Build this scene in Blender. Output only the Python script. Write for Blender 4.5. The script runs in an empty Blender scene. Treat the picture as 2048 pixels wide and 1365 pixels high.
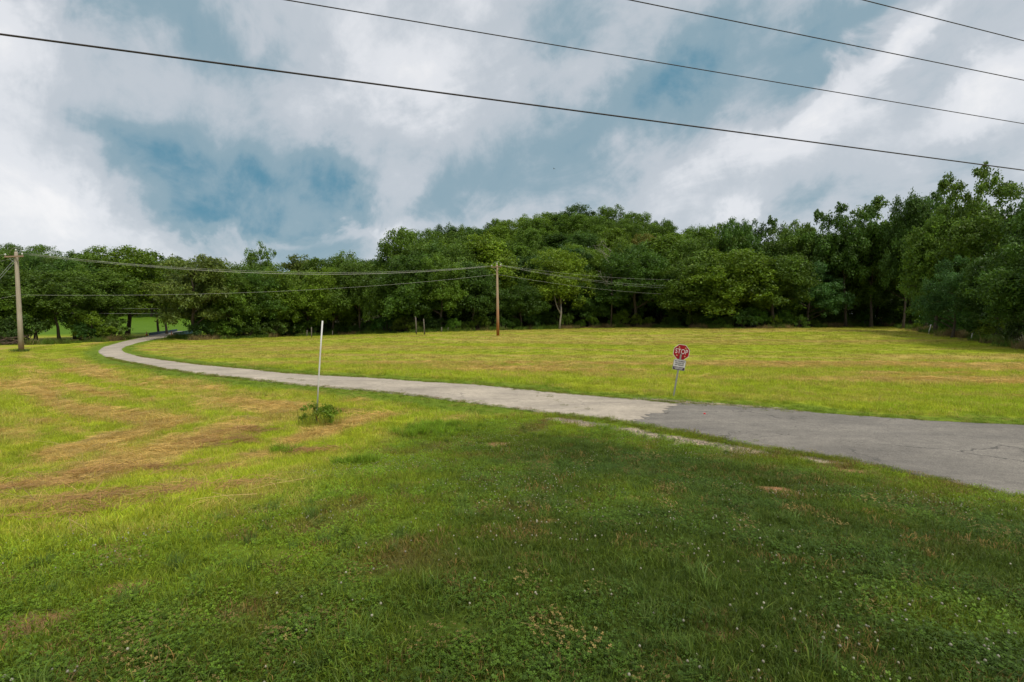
import bpy, bmesh, math, random
import numpy as np
from mathutils import Vector, Matrix

random.seed(7)
scene = bpy.context.scene
COL = scene.collection
PI = math.pi

# ------------------------------------------------------------------ camera
PITCH = math.atan(47.5 / 1024.0)
CAM_Z = 3.0
cam_data = bpy.data.cameras.new('camera')
cam_data.lens = 18.0
cam_data.sensor_width = 36.0
cam_data.clip_start = 0.05
cam_data.clip_end = 6000.0
cam = bpy.data.objects.new('camera', cam_data)
COL.objects.link(cam)
cam.location = (0, 0, CAM_Z)
cam.rotation_euler = (PI / 2 - PITCH, 0, 0)
scene.camera = cam


def ray(px, py):
    """world direction of a point of the 2048 x 1365 photograph"""
    a = (px - 1024.0) / 1024.0
    b = (682.5 - py) / 1024.0
    cp, sp = math.cos(PITCH), math.sin(PITCH)
    return np.array([a, cp + b * sp, -sp + b * cp])


# ------------------------------------------------------------------ light
scene.view_settings.view_transform = 'Standard'
scene.view_settings.look = 'None'
scene.view_settings.gamma = 1.0
scene.view_settings.use_curve_mapping = False
scene.view_settings.exposure = 1.0

SUN_EL = math.radians(56)
SUN_AZ = math.radians(140)          # clockwise from the view direction (+Y)
sun_data = bpy.data.lights.new('sun', 'SUN')
sun_data.energy = 1.5
sun_data.angle = math.radians(14)
sun_data.color = (1.0, 0.95, 0.86)
sun = bpy.data.objects.new('sun', sun_data)
COL.objects.link(sun)
sd = Vector((math.sin(SUN_AZ) * math.cos(SUN_EL), math.cos(SUN_AZ) * math.cos(SUN_EL), math.sin(SUN_EL)))
sun.rotation_euler = sd.to_track_quat('Z', 'Y').to_euler()
sun.location = (0, -20, 60)

world = bpy.data.worlds.new('World')
scene.world = world
world.use_nodes = True
wn, wl = world.node_tree.nodes, world.node_tree.links
wn.clear()


def wnode(t, **kw):
    n = wn.new(t)
    for k, v in kw.items():
        setattr(n, k, v)
    return n


def wmath(op, a, b=None, clamp=False):
    n = wn.new('ShaderNodeMath')
    n.operation = op
    n.use_clamp = clamp
    for i, v in enumerate((a, b)):
        if v is None:
            continue
        if isinstance(v, (int, float)):
            n.inputs[i].default_value = v
        else:
            wl.new(v, n.inputs[i])
    return n.outputs[0]


def wvec(op, a, b=None):
    n = wn.new('ShaderNodeVectorMath')
    n.operation = op
    for i, v in enumerate((a, b)):
        if v is None:
            continue
        if isinstance(v, (tuple, list)):
            n.inputs[i].default_value = v
        else:
            wl.new(v, n.inputs[i])
    return n.outputs['Value'] if op in ('DOT_PRODUCT', 'LENGTH') else n.outputs['Vector']


def build_sky():
    tc = wnode('ShaderNodeTexCoord')
    d = wvec('NORMALIZE', tc.outputs['Generated'])
    sx = wnode('ShaderNodeSeparateXYZ')
    wl.new(d, sx.inputs[0])
    X, Y, Z = sx.outputs
    az = wmath('ARCTAN2', X, Y)
    el = wmath('ARCSINE', Z)
    # clouds lie on a high layer: coordinates on that layer
    zc = wmath('ADD', wmath('MAXIMUM', Z, 0.0), 0.42)
    cx = wmath('DIVIDE', X, zc)
    cy = wmath('DIVIDE', Y, zc)
    cc = wnode('ShaderNodeCombineXYZ')
    wl.new(cx, cc.inputs[0]); wl.new(cy, cc.inputs[1])
    P = cc.outputs[0]
    # cloud rows run away to the left of the view
    ru = wmath('MULTIPLY', wvec('DOT_PRODUCT', P, (-0.57, 0.82, 0)), 0.85)
    rv = wmath('MULTIPLY', wvec('DOT_PRODUCT', P, (0.82, 0.57, 0)), 1.45)
    rot = wnode('ShaderNodeCombineXYZ')
    wl.new(ru, rot.inputs[0]); wl.new(rv, rot.inputs[1])

    def noise(v, scale, detail, rough, dist, off=0.0):
        n = wnode('ShaderNodeTexNoise')
        n.inputs['Scale'].default_value = scale
        n.inputs['Detail'].default_value = detail
        n.inputs['Roughness'].default_value = rough
        n.inputs['Distortion'].default_value = dist
        if off:
            v = wvec('ADD', v, (off, off * 1.7, off * 0.3))
        wl.new(v, n.inputs['Vector'])
        return n
    nb = noise(rot.outputs[0], 0.75, 6, 0.55, 0.5)
    nd = noise(rot.outputs[0], 3.0, 7, 0.62, 0.5, 5.3)
    nf = noise(d, 6.0, 7, 0.62, 0.3, 2.1)
    # ragged outlines for the big masses
    wob = noise(d, 3.2, 6, 0.55, 0.3, 9.0)
    ae = wnode('ShaderNodeCombineXYZ')
    wl.new(az, ae.inputs[0]); wl.new(el, ae.inputs[1])
    wobc = wvec('MULTIPLY', wvec('SUBTRACT', wob.outputs['Color'], (0.5, 0.5, 0.5)), (0.20, 0.14, 0))
    AE = wvec('ADD', ae.outputs[0], wobc)
    wob2 = noise(d, 9.0, 5, 0.6, 0.4, 4.0)
    AE = wvec('ADD', AE, wvec('MULTIPLY', wvec('SUBTRACT', wob2.outputs['Color'], (0.5, 0.5, 0.5)), (0.20, 0.15, 0)))
    # (x, y, rx, ry, tilt in degrees, amount) of each cloud mass
    masses = [
        (530, 410, 350, 130, -2, -0.50), (590, 435, 250, 80, 4, -0.30), (350, 330, 170, 38, -33, -0.12), (620, 260, 320, 100, 0, -0.10),
        (400, 60, 270, 95, -10, -0.36), (1120, 20, 190, 110, 25, -0.34), (1370, 125, 240, 80, 30, -0.46), (1660, 70, 290, 75, 24, -0.42),
        (1850, 120, 180, 65, 25, -0.24), (1170, 215, 180, 110, 30, -0.20), (1100, 375, 400, 75, 3, -0.17),
        (1640, 400, 150, 45, 5, -0.20), (1980, 330, 110, 80, 0, -0.18), (880, 390, 120, 80, 0, -0.12),
        (60, 60, 200, 160, 0, 0.26), (110, 330, 240, 130, -10, 0.18), (170, 440, 240, 90, -14, 0.26),
        (770, 165, 190, 100, 10, 0.24), (770, 400, 75, 95, 30, 0.40), (640, 478, 220, 26, 6, 0.36),
        (1060, 110, 80, 70, 20, 0.16), (1560, 240, 320, 70, 20, 0.24), (1480, 420, 60, 26, 30, 0.20), (1810, 60, 60, 50, 40, 0.18), (1990, 190, 140, 60, 10, 0.22),
    ]
    total = None
    for (mx, my, rx, ry, tilt, amt) in masses:
        v = ray(mx, my)
        v = v / np.linalg.norm(v)
        a0, e0 = math.atan2(v[0], v[1]), math.asin(v[2])
        v2 = ray(mx + 40, my); a1 = math.atan2(v2[0], v2[1])
        v3 = ray(mx, my - 40); v3 = v3 / np.linalg.norm(v3); e1 = math.asin(v3[2])
        ra = rx * (a1 - a0) / 40.0
        re = ry * (e1 - e0) / 40.0
        c, s = math.cos(math.radians(tilt)), math.sin(math.radians(tilt))
        q = wvec('SUBTRACT', AE, (a0, e0, 0))
        u = wvec('DOT_PRODUCT', q, (c / ra, s / ra, 0))
        w = wvec('DOT_PRODUCT', q, (-s / re, c / re, 0))
        r2 = wmath('ADD', wmath('MULTIPLY', u, u), wmath('MULTIPLY', w, w))
        g = wmath('MULTIPLY', wmath('POWER', 2.71828, wmath('MULTIPLY', r2, -1.0)), amt)
        total = g if total is None else wmath('ADD', total, g)
    t = wmath('ADD', total, 0.68)
    t = wmath('ADD', t, wmath('MULTIPLY', wmath('SUBTRACT', nb.outputs['Fac'], 0.5), 0.36))
    t = wmath('ADD', t, wmath('MULTIPLY', wmath('SUBTRACT', nd.outputs['Fac'], 0.5), 0.52))
    t = wmath('ADD', t, wmath('MULTIPLY', wmath('SUBTRACT', nf.outputs['Fac'], 0.5), 0.46))
    # the darkest cloud keeps some structure of its own
    fl = wmath('ADD', wmath('MULTIPLY', wmath('SUBTRACT', nf.outputs['Fac'], 0.5), 0.9), wmath('ADD', wmath('MULTIPLY', wmath('SUBTRACT', wob2.outputs['Fac'], 0.5), 0.5), 0.15))
    sm = wnode('ShaderNodeMath', operation='SMOOTH_MAX')
    wl.new(t, sm.inputs[0]); wl.new(fl, sm.inputs[1]); sm.inputs[2].default_value = 0.22
    t = sm.outputs[0]
    ramp = wnode('ShaderNodeValToRGB')
    cr = ramp.color_ramp
    cr.interpolation = 'EASE'
    stops = [(0.05, (0.045, 0.130, 0.185)), (0.33, (0.138, 0.200, 0.236)), (0.60, (0.275, 0.300, 0.326)),
             (0.82, (0.400, 0.410, 0.428)), (1.0, (0.475, 0.473, 0.476))]
    cr.elements[0].position, cr.elements[1].position = stops[0][0], stops[-1][0]
    cr.elements[0].color = stops[0][1] + (1,)
    cr.elements[1].color = stops[-1][1] + (1,)
    for p, c in stops[1:-1]:
        e = cr.elements.new(p)
        e.color = c + (1,)
    wl.new(t, ramp.inputs[0])
    sky = wnode('ShaderNodeTexSky')
    sky.sky_type = 'NISHITA'
    sky.sun_disc = False
    sky.sun_elevation = SUN_EL
    sky.sun_rotation = SUN_AZ
    b1 = wnode('ShaderNodeBackground')
    b1.inputs['Strength'].default_value = 0.05
    wl.new(sky.outputs[0], b1.inputs['Color'])
    b2 = wnode('ShaderNodeBackground')
    b2.inputs['Strength'].default_value = 1.0
    wl.new(ramp.outputs[0], b2.inputs['Color'])
    mx = wnode('ShaderNodeMixShader')
    mx.inputs[0].default_value = 0.93
    wl.new(b1.outputs[0], mx.inputs[1])
    wl.new(b2.outputs[0], mx.inputs[2])
    out = wnode('ShaderNodeOutputWorld')
    wl.new(mx.outputs[0], out.inputs[0])


build_sky()
world.cycles.sampling_method = 'MANUAL'
world.cycles.sample_map_resolution = 512

scene.cycles.max_bounces = 4
scene.cycles.diffuse_bounces = 2
scene.cycles.transmission_bounces = 2
scene.cycles.transparent_max_bounces = 4
scene.cycles.caustics_reflective = False
scene.cycles.caustics_refractive = False


# ------------------------------------------------------------------ numpy helpers
def ss(a, b, t):
    u = np.clip((t - a) / (b - a), 0, 1)
    return u * u * (3 - 2 * u)


def _hash(ix, iy, seed):
    n = (ix.astype(np.int64) * 374761393 + iy.astype(np.int64) * 668265263 + seed * 1274126177) & 0x7fffffff
    n = ((n ^ (n >> 13)) * 1103515245 + 12345) & 0x7fffffff
    n = ((n ^ (n >> 16)) * 668265263) & 0x7fffffff
    return (n & 0xffff) / 65535.0


def vnoise(x, y, seed=0):
    ix, iy = np.floor(x), np.floor(y)
    fx, fy = x - ix, y - iy
    fx = fx * fx * (3 - 2 * fx); fy = fy * fy * (3 - 2 * fy)
    a = _hash(ix, iy, seed); b = _hash(ix + 1, iy, seed)
    c = _hash(ix, iy + 1, seed); d = _hash(ix + 1, iy + 1, seed)
    return (a * (1 - fx) + b * fx) * (1 - fy) + (c * (1 - fx) + d * fx) * fy


def fbm(x, y, seed=0, oct=4):
    t, a, s = 0, 0.5, 0
    for i in range(oct):
        t = t + a * vnoise(x * 2 ** i, y * 2 ** i, seed + i * 17); s += a; a *= 0.55
    return t / s


BR_A = np.array([-75.4, 110.0]); BR_B = np.array([-81.8, 129.0])
BR_M = (BR_A + BR_B) / 2
BR_U = (BR_B - BR_A) / np.linalg.norm(BR_B - BR_A)


def ground_z(x, y):
    x = np.asarray(x, float); y = np.asarray(y, float)
    r = np.sqrt((0.75 * x) ** 2 + np.where(y > 0, y, 0.5 * y) ** 2)
    z = 1.4 * (1 - ss(1.0, 13.0, r))
    z = z - 0.9 * ss(8, 45, -x) * ss(15, 50, y)
    z = z + 0.45 * ss(60, 110, y) * ss(-45, -10, x)
    z = z + 0.6 * ss(5, 50, x) * ss(25, 80, y)
    z = z + 25.0 * np.exp(-((x - 20) / 58.0) ** 2) * ss(106, 182, y)
    z = z + 3.2 * ss(125, 215, y) * ss(40, 75, -x)
    z = z + 16.0 * np.exp(-((x + 190) / 80.0) ** 2) * ss(190, 270, y)
    dl = (x - BR_M[0]) * BR_U[0] + (y - BR_M[1]) * BR_U[1]
    dw = -(x - BR_M[0]) * BR_U[1] + (y - BR_M[1]) * BR_U[0]
    z = z - 2.6 * np.exp(-(dl / 4.2) ** 2) * np.exp(-(dw / 60) ** 2)
    z = z + 0.05 * (fbm(x / 6.0, y / 6.0, 3, 3) - 0.5) * ss(3, 12, y)
    return z


def hit(px, py):
    """point of the ground seen at a point of the photograph"""
    d = ray(px, py)
    t = np.concatenate([np.arange(0.5, 40, 0.02), np.arange(40, 600, 0.1)])
    x, y, z = d[0] * t, d[1] * t, CAM_Z + d[2] * t
    h = ground_z(x, y)
    k = np.argmax(z < h)
    return np.array([x[k], y[k], h[k]])


def at_depth(px, y):
    d = ray(px, 640)
    x = d[0] / d[1] * y
    return np.array([x, y, float(ground_z(x, y))])


def z_at(py, y):
    d = ray(1024, py)
    return CAM_Z + d[2] / d[1] * y


# ------------------------------------------------------------------ mesh helpers
class MB:
    def __init__(self):
        self.v, self.f = [], []

    def tube(self, pts, rads, n=8, caps=True):
        pts = [Vector(p) for p in pts]
        base = len(self.v)
        up = Vector((0, 0, 1))
        for i, p in enumerate(pts):
            a = pts[max(i - 1, 0)]; b = pts[min(i + 1, len(pts) - 1)]
            t = (b - a).normalized()
            ref = up if abs(t.dot(up)) < 0.9 else Vector((1, 0, 0))
            s = t.cross(ref).normalized(); w = s.cross(t).normalized()
            r = rads[i] if hasattr(rads, '__len__') else rads
            for k in range(n):
                an = 2 * PI * k / n
                self.v.append(tuple(p + (s * math.cos(an) + w * math.sin(an)) * r))
        for i in range(len(pts) - 1):
            for k in range(n):
                a = base + i * n + k; b = base + i * n + (k + 1) % n
                self.f.append((a, b, b + n, a + n))
        if caps:
            self.f.append(tuple(base + k for k in range(n))[::-1])
            self.f.append(tuple(base + (len(pts) - 1) * n + k for k in range(n)))
        return self

    def box(self, c, s, M=None):
        base = len(self.v)
        for dx in (-.5, .5):
            for dy in (-.5, .5):
                for dz in (-.5, .5):
                    p = Vector((dx * s[0], dy * s[1], dz * s[2]))
                    if M is not None:
                        p = M @ p
                    self.v.append(tuple(p + Vector(c)))
        for q in ((0, 1, 3, 2), (4, 6, 7, 5), (0, 4, 5, 1), (2, 3, 7, 6), (0, 2, 6, 4), (1, 5, 7, 3)):
            self.f.append(tuple(base + i for i in q))
        return self

    def prism(self, outline, y0, y1):
        """outline in x,z; extruded along y"""
        n = len(outline); b = len(self.v)
        for yy in (y0, y1):
            for (x, z) in outline:
                self.v.append((x, yy, z))
        self.f.append(tuple(b + i for i in range(n)))
        self.f.append(tuple(b + n + i for i in range(n))[::-1])
        for i in range(n):
            j = (i + 1) % n
            self.f.append((b + i, b + n + i, b + n + j, b + j))
        return self

    def lathe(self, prof, n=16, c=(0, 0, 0)):
        b = len(self.v)
        for (r, z) in prof:
            for k in range(n):
                a = 2 * PI * k / n
                self.v.append((c[0] + r * math.cos(a), c[1] + r * math.sin(a), c[2] + z))
        for i in range(len(prof) - 1):
            for k in range(n):
                a = b + i * n + k; d = b + i * n + (k + 1) % n
                self.f.append((a, d, d + n, a + n))
        self.f.append(tuple(b + k for k in range(n))[::-1])
        self.f.append(tuple(b + (len(prof) - 1) * n + k for k in range(n)))
        return self

    def build(self, name, mat, parent=None, smooth=False, link=True):
        me = bpy.data.meshes.new(name)
        me.from_pydata(self.v, [], self.f)
        me.update()
        if smooth:
            me.shade_smooth()
        if mat:
            me.materials.append(mat)
        o = bpy.data.objects.new(name, me)
        if link:
            COL.objects.link(o)
        if parent:
            o.parent = parent
        return o


def np_mesh(name, verts, faces, mat, attrs=None, smooth=False):
    """verts (n,3) and faces (m,k) arrays of one face size"""
    me = bpy.data.meshes.new(name)
    nv, nf, k = len(verts), len(faces), faces.shape[1]
    me.vertices.add(nv)
    me.vertices.foreach_set('co', np.ascontiguousarray(verts, np.float32).ravel())
    me.loops.add(nf * k)
    me.loops.foreach_set('vertex_index', np.ascontiguousarray(faces, np.int32).ravel())
    me.polygons.add(nf)
    me.polygons.foreach_set('loop_start', np.arange(0, nf * k, k, dtype=np.int32))
    try:
        me.polygons.foreach_set('loop_total', np.full(nf, k, np.int32))
    except Exception:
        pass
    me.update(calc_edges=True)
    me.validate()
    for an, arr in (attrs or {}).items():
        if arr.ndim == 1:
            at = me.attributes.new(an, 'FLOAT', 'POINT')
            at.data.foreach_set('value', arr.astype(np.float32))
        else:
            at = me.attributes.new(an, 'FLOAT_COLOR', 'POINT')
            if arr.shape[1] == 3:
                arr = np.concatenate([arr, np.ones((len(arr), 1))], 1)
            at.data.foreach_set('color', arr.astype(np.float32).ravel())
    if smooth:
        me.shade_smooth()
    if mat:
        me.materials.append(mat)
    return me


def empty(name, loc, rot=(0, 0, 0)):
    o = bpy.data.objects.new(name, None)
    o.location = loc
    o.rotation_euler = rot
    o.empty_display_size = 0.2
    COL.objects.link(o)
    return o


def tag(o, label=None, cat=None, group=None, kind=None):
    if label: o['label'] = label
    if cat: o['category'] = cat
    if group: o['group'] = group
    if kind: o['kind'] = kind
    return o


# ------------------------------------------------------------------ materials
class Mat:
    def __init__(self, name):
        self.m = bpy.data.materials.new(name)
        self.m.use_nodes = True
        self.nt = self.m.node_tree
        self.n, self.l = self.nt.nodes, self.nt.links
        self.bsdf = self.n['Principled BSDF']

    def node(self, t, **inp):
        n = self.n.new(t)
        for k, v in inp.items():
            n.inputs[k].default_value = v
        return n

    def noise(self, scale, detail=4, rough=0.55, vec=None, dist=0.0):
        n = self.node('ShaderNodeTexNoise', Scale=scale, Detail=detail, Roughness=rough, Distortion=dist)
        if vec is not None:
            self.l.new(vec, n.inputs['Vector'])
        return n

    def coords(self, kind='Object', scale=None, rot=None):
        tc = self.n.new('ShaderNodeTexCoord')
        o = tc.outputs[kind]
        if scale or rot:
            mp = self.n.new('ShaderNodeMapping')
            if scale: mp.inputs['Scale'].default_value = scale
            if rot: mp.inputs['Rotation'].default_value = rot
            self.l.new(o, mp.inputs[0])
            o = mp.outputs[0]
        return o

    def ramp(self, fac, stops):
        r = self.n.new('ShaderNodeValToRGB')
        r.color_ramp.elements[0].position = stops[0][0]
        r.color_ramp.elements[0].color = tuple(stops[0][1]) + (1,)
        r.color_ramp.elements[1].position = stops[-1][0]
        r.color_ramp.elements[1].color = tuple(stops[-1][1]) + (1,)
        for p, c in stops[1:-1]:
            e = r.color_ramp.elements.new(p); e.color = tuple(c) + (1,)
        self.l.new(fac, r.inputs[0])
        return r.outputs[0]

    def mixc(self, a, b, fac=1.0, mode='MIX'):
        n = self.n.new('ShaderNodeMix')
        n.data_type = 'RGBA'; n.blend_type = mode
        for sock, v in ((n.inputs[0], fac), (n.inputs[6], a), (n.inputs[7], b)):
            if isinstance(v, (int, float)):
                sock.default_value = v
            elif isinstance(v, (tuple, list)):
                sock.default_value = tuple(v) + (1,) if len(v) == 3 else tuple(v)
            else:
                self.l.new(v, sock)
        return n.outputs[2]

    def math(self, op, a, b=None, clamp=False):
        n = self.n.new('ShaderNodeMath'); n.operation = op; n.use_clamp = clamp
        for i, v in enumerate((a, b)):
            if v is None: continue
            if isinstance(v, (int, float)): n.inputs[i].default_value = v
            else: self.l.new(v, n.inputs[i])
        return n.outputs[0]

    def attr(self, name, typ='GEOMETRY'):
        a = self.n.new('ShaderNodeAttribute')
        a.attribute_name = name; a.attribute_type = typ
        return a

    def color(self, c):
        if isinstance(c, (tuple, list)):
            self.bsdf.inputs['Base Color'].default_value = tuple(c) + (1,)
        else:
            self.l.new(c, self.bsdf.inputs['Base Color'])
        return self

    def set(self, rough=None, metal=None, spec=None):
        if rough is not None: self.bsdf.inputs['Roughness'].default_value = rough
        if metal is not None: self.bsdf.inputs['Metallic'].default_value = metal
        if spec is not None: self.bsdf.inputs['Specular IOR Level'].default_value = spec
        return self

    def bump(self, h, strength=0.5, dist=0.02):
        b = self.n.new('ShaderNodeBump')
        b.inputs['Strength'].default_value = strength
        b.inputs['Distance'].default_value = dist
        self.l.new(h, b.inputs['Height'])
        self.l.new(b.outputs[0], self.bsdf.inputs['Normal'])
        return self

    def translucent(self, col, fac):
        t = self.n.new('ShaderNodeBsdfTranslucent')
        if isinstance(col, (tuple, list)): t.inputs[0].default_value = tuple(col) + (1,)
        else: self.l.new(col, t.inputs[0])
        mx = self.n.new('ShaderNodeMixShader'); mx.inputs[0].default_value = fac
        out = self.n['Material Output']
        self.l.new(self.bsdf.outputs[0], mx.inputs[1]); self.l.new(t.outputs[0], mx.inputs[2])
        self.l.new(mx.outputs[0], out.inputs[0])
        return self


def simple(name, c, rough=0.6, metal=0.0, var=0.25, scale=8.0, bump=0.0):
    m = Mat(name)
    n = m.noise(scale, 5, 0.6, m.coords())
    lo = tuple(max(0, x * (1 - var)) for x in c); hi = tuple(min(1, x * (1 + var)) for x in c)
    m.color(m.ramp(n.outputs[0], [(0.3, lo), (0.7, hi)])).set(rough, metal, 0.3)
    if bump: m.bump(n.outputs[0], bump, 0.01)
    return m.m


def mat_ground():
    m = Mat('field_ground')
    a = m.attr('col')
    co = m.coords('Object')
    fine = m.noise(9.0, 6, 0.7, co)
    strands = m.noise(2.2, 6, 0.75, m.coords('Object', (0.35, 1.6, 1), (0, 0, 0.12)))
    big = m.noise(0.25, 4, 0.6, co)
    v1 = m.ramp(fine.outputs[0], [(0.25, (0.62, 0.62, 0.62)), (0.75, (1.32, 1.32, 1.3))])
    v2 = m.ramp(strands.outputs[0], [(0.3, (0.70, 0.78, 0.75)), (0.7, (1.34, 1.22, 1.2))])
    v3 = m.ramp(big.outputs[0], [(0.3, (0.9, 0.94, 0.9)), (0.7, (1.1, 1.06, 1.1))])
    c = m.mixc(a.outputs['Color'], v1, 1.0, 'MULTIPLY')
    c = m.mixc(c, v2, 1.0, 'MULTIPLY')
    c = m.mixc(c, v3, 1.0, 'MULTIPLY')
    m.color(c).set(0.9, 0, 0.1)
    m.bump(fine.outputs[0], 0.6, 0.04)
    return m.m


def mat_road(name, base, var, crack_amt, speck):
    m = Mat(name)
    co = m.coords('Object')
    big = m.noise(0.35, 5, 0.6, co)
    long_ = m.noise(0.8, 5, 0.65, m.coords('Object', (0.5, 1.4, 1), (0, 0, 0.45)))
    fine = m.noise(38.0, 3, 0.7, co)
    grit = m.node('ShaderNodeTexVoronoi', Scale=55.0)
    m.l.new(co, grit.inputs['Vector'])
    c = m.ramp(big.outputs[0], [(0.3, tuple(x * (1 - var) for x in base)), (0.7, tuple(x * (1 + var) for x in base))])
    c = m.mixc(c, m.ramp(long_.outputs[0], [(0.3, (0.80, 0.80, 0.81)), (0.72, (1.2, 1.19, 1.17))]), 1.0, 'MULTIPLY')
    c = m.mixc(c, m.ramp(fine.outputs[0], [(0.3, (1 - speck,) * 3), (0.7, (1 + speck,) * 3)]), 1.0, 'MULTIPLY')
    c = m.mixc(c, m.ramp(grit.outputs['Color'], [(0.0, (0.82, 0.82, 0.82)), (1.0, (1.2, 1.18, 1.15))]), 1.0, 'MULTIPLY')
    mid = m.noise(4.5, 6, 0.7, co)
    c = m.mixc(c, m.ramp(mid.outputs[0], [(0.3, (0.84, 0.84, 0.84)), (0.7, (1.15, 1.15, 1.14))]), 1.0, 'MULTIPLY')
    # cracks
    wob = m.noise(1.3, 5, 0.6, co)
    vv = m.n.new('ShaderNodeVectorMath'); vv.operation = 'ADD'
    sc = m.n.new('ShaderNodeVectorMath'); sc.operation = 'SCALE'; sc.inputs['Scale'].default_value = 0.9
    m.l.new(wob.outputs['Color'], sc.inputs[0]); m.l.new(co, vv.inputs[0]); m.l.new(sc.outputs[0], vv.inputs[1])
    vo = m.node('ShaderNodeTexVoronoi', Scale=0.42)
    vo.feature = 'DISTANCE_TO_EDGE'
    m.l.new(vv.outputs[0], vo.inputs['Vector'])
    gate = m.noise(0.5, 3, 0.5, co)
    wid = m.math('MULTIPLY', m.math('SUBTRACT', gate.outputs[0], 0.47, True), 0.07)
    crack = m.math('LESS_THAN', vo.outputs['Distance'], wid)
    c = m.mixc(c, tuple(x * (1 - crack_amt) for x in base), crack)
    m.color(c).set(0.88, 0, 0.25)
    m.bump(m.math('ADD', fine.outputs[0], grit.outputs['Distance']), 0.5, 0.008)
    return m.m


def mat_blade(name, transl=0.35):
    m = Mat(name)
    a = m.attr('col', 'INSTANCER'); b = m.attr('bv')
    c = m.mixc(a.outputs['Color'], b.outputs['Color'], 1.0, 'MULTIPLY')
    m.color(c).set(0.55, 0, 0.25)
    m.translucent(c, transl)
    return m.m


def mat_leaf(name, base, transl=0.3, spread=0.35):
    """leaf colour; every tree's own tint is its object colour"""
    m = Mat(name)
    oi = m.n.new('ShaderNodeObjectInfo')
    b = m.attr('bv')
    c = m.mixc(tuple(base), oi.outputs['Color'], 1.0, 'MULTIPLY')
    c = m.mixc(c, b.outputs['Color'], 1.0, 'MULTIPLY')
    m.color(c).set(0.5, 0, 0.3)
    m.translucent(c, transl)
    return m.m


def mat_bark(name, c1, c2):
    m = Mat(name)
    n = m.noise(6.0, 6, 0.65, m.coords('Object', (4, 4, 0.6)))
    m.color(m.ramp(n.outputs[0], [(0.3, c1), (0.7, c2)])).set(0.9, 0, 0.1)
    m.bump(n.outputs[0], 0.7, 0.03)
    return m.m


M = {}
M['ground'] = mat_ground()
M['old_road'] = mat_road('worn_pale_asphalt', (0.385, 0.335, 0.268), 0.14, 0.28, 0.16)
M['new_road'] = mat_road('grey_asphalt', (0.192, 0.176, 0.152), 0.16, 0.45, 0.38)
M['blade'] = mat_blade('grass_blade', 0.35)
M['leaf'] = mat_leaf('tree_leaf', (0.110, 0.188, 0.017), 0.38)
M['bark'] = mat_bark('tree_bark', (0.05, 0.04, 0.03), (0.13, 0.105, 0.08))
M['pale_bark'] = mat_bark('pale_bark', (0.16, 0.14, 0.11), (0.32, 0.28, 0.23))
M['dead'] = mat_bark('dead_wood', (0.22, 0.20, 0.17), (0.42, 0.39, 0.34))

# ------------------------------------------------------------------ road outline (projected onto the ground)
outer_px = [(2048, 1004), (2023, 1001), (1960, 982), (1896, 965), (1768, 937), (1665, 917), (1512, 893), (1379, 868), (1256, 846),
            (1128, 832), (1000, 814), (960, 808.6), (901, 802), (813, 790), (749, 784), (637, 774), (560, 767.5),
            (512, 762), (400, 750), (325, 739), (250, 725), (212, 714), (199, 706), (198, 702), (207, 695), (250, 683), (295, 673.5)]
inner_px = [(2048, 853.6), (1870, 845), (1691, 833), (1512, 817), (1379, 810), (1256, 800), (1128, 788.6), (1000, 776),
            (960, 771), (857, 766), (780, 759.5), (639, 752), (560, 747), (512, 741), (400, 731), (325, 721), (275, 712.5), (250, 706),
            (242.5, 701), (244, 697), (252, 693), (275, 686), (312, 678.5), (340, 673.5)]


def resample(P, n):
    P = np.asarray(P)
    s = np.concatenate([[0], np.cumsum(np.linalg.norm(np.diff(P, axis=0), axis=1))])
    t = np.linspace(0, s[-1], n)
    # smooth with a small window on a dense version
    D = np.stack([np.interp(np.linspace(0, s[-1], n * 3), s, P[:, k]) for k in range(P.shape[1])], 1)
    w = 13
    Dp = np.concatenate([np.repeat(D[:1], w, 0), D, np.repeat(D[-1:], w, 0)])
    ker = np.hanning(2 * w + 1); ker /= ker.sum()
    S = np.stack([np.convolve(Dp[:, k], ker, 'valid') for k in range(P.shape[1])], 1)
    return S[::3][:n]


outer_w = [np.array([19.0, -9.0]), np.array([15.0, -1.5]), np.array([11.3, 4.7])] + [hit(*p)[:2] for p in outer_px]
inner_w = [np.array([46.0, 6.0]), np.array([32.0, 9.6]), np.array([20.0, 12.6])] + [hit(*p)[:2] for p in inner_px]
e_w = BR_U[::-1] * np.array([1, -1])      # across the bridge (to the right of its direction)
if e_w[0] < 0: e_w = -e_w
outer_w.append(BR_A - e_w * 2.0)
inner_w.append(BR_A + e_w * 2.0)
NR = 420
outer_r = resample(outer_w, NR)
inner_r = resample(inner_w, NR)


def arc_index(P, pt):
    return int(np.argmin(np.linalg.norm(P - np.asarray(pt)[None], axis=1)))


seam_o = arc_index(outer_r, hit(1262, 847)[:2])
seam_i = arc_index(inner_r, hit(1375, 810)[:2])


def seg_dist(x, y, P, closed=False):
    """distance from points to a polyline"""
    best = np.full(x.shape, 1e9)
    Q = np.concatenate([P, P[:1]]) if closed else P
    for a, b in zip(Q[:-1], Q[1:]):
        dx, dy = b - a
        L = dx * dx + dy * dy + 1e-12
        t = np.clip(((x - a[0]) * dx + (y - a[1]) * dy) / L, 0, 1)
        best = np.minimum(best, (x - a[0] - t * dx) ** 2 + (y - a[1] - t * dy) ** 2)
    return np.sqrt(best)


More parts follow.
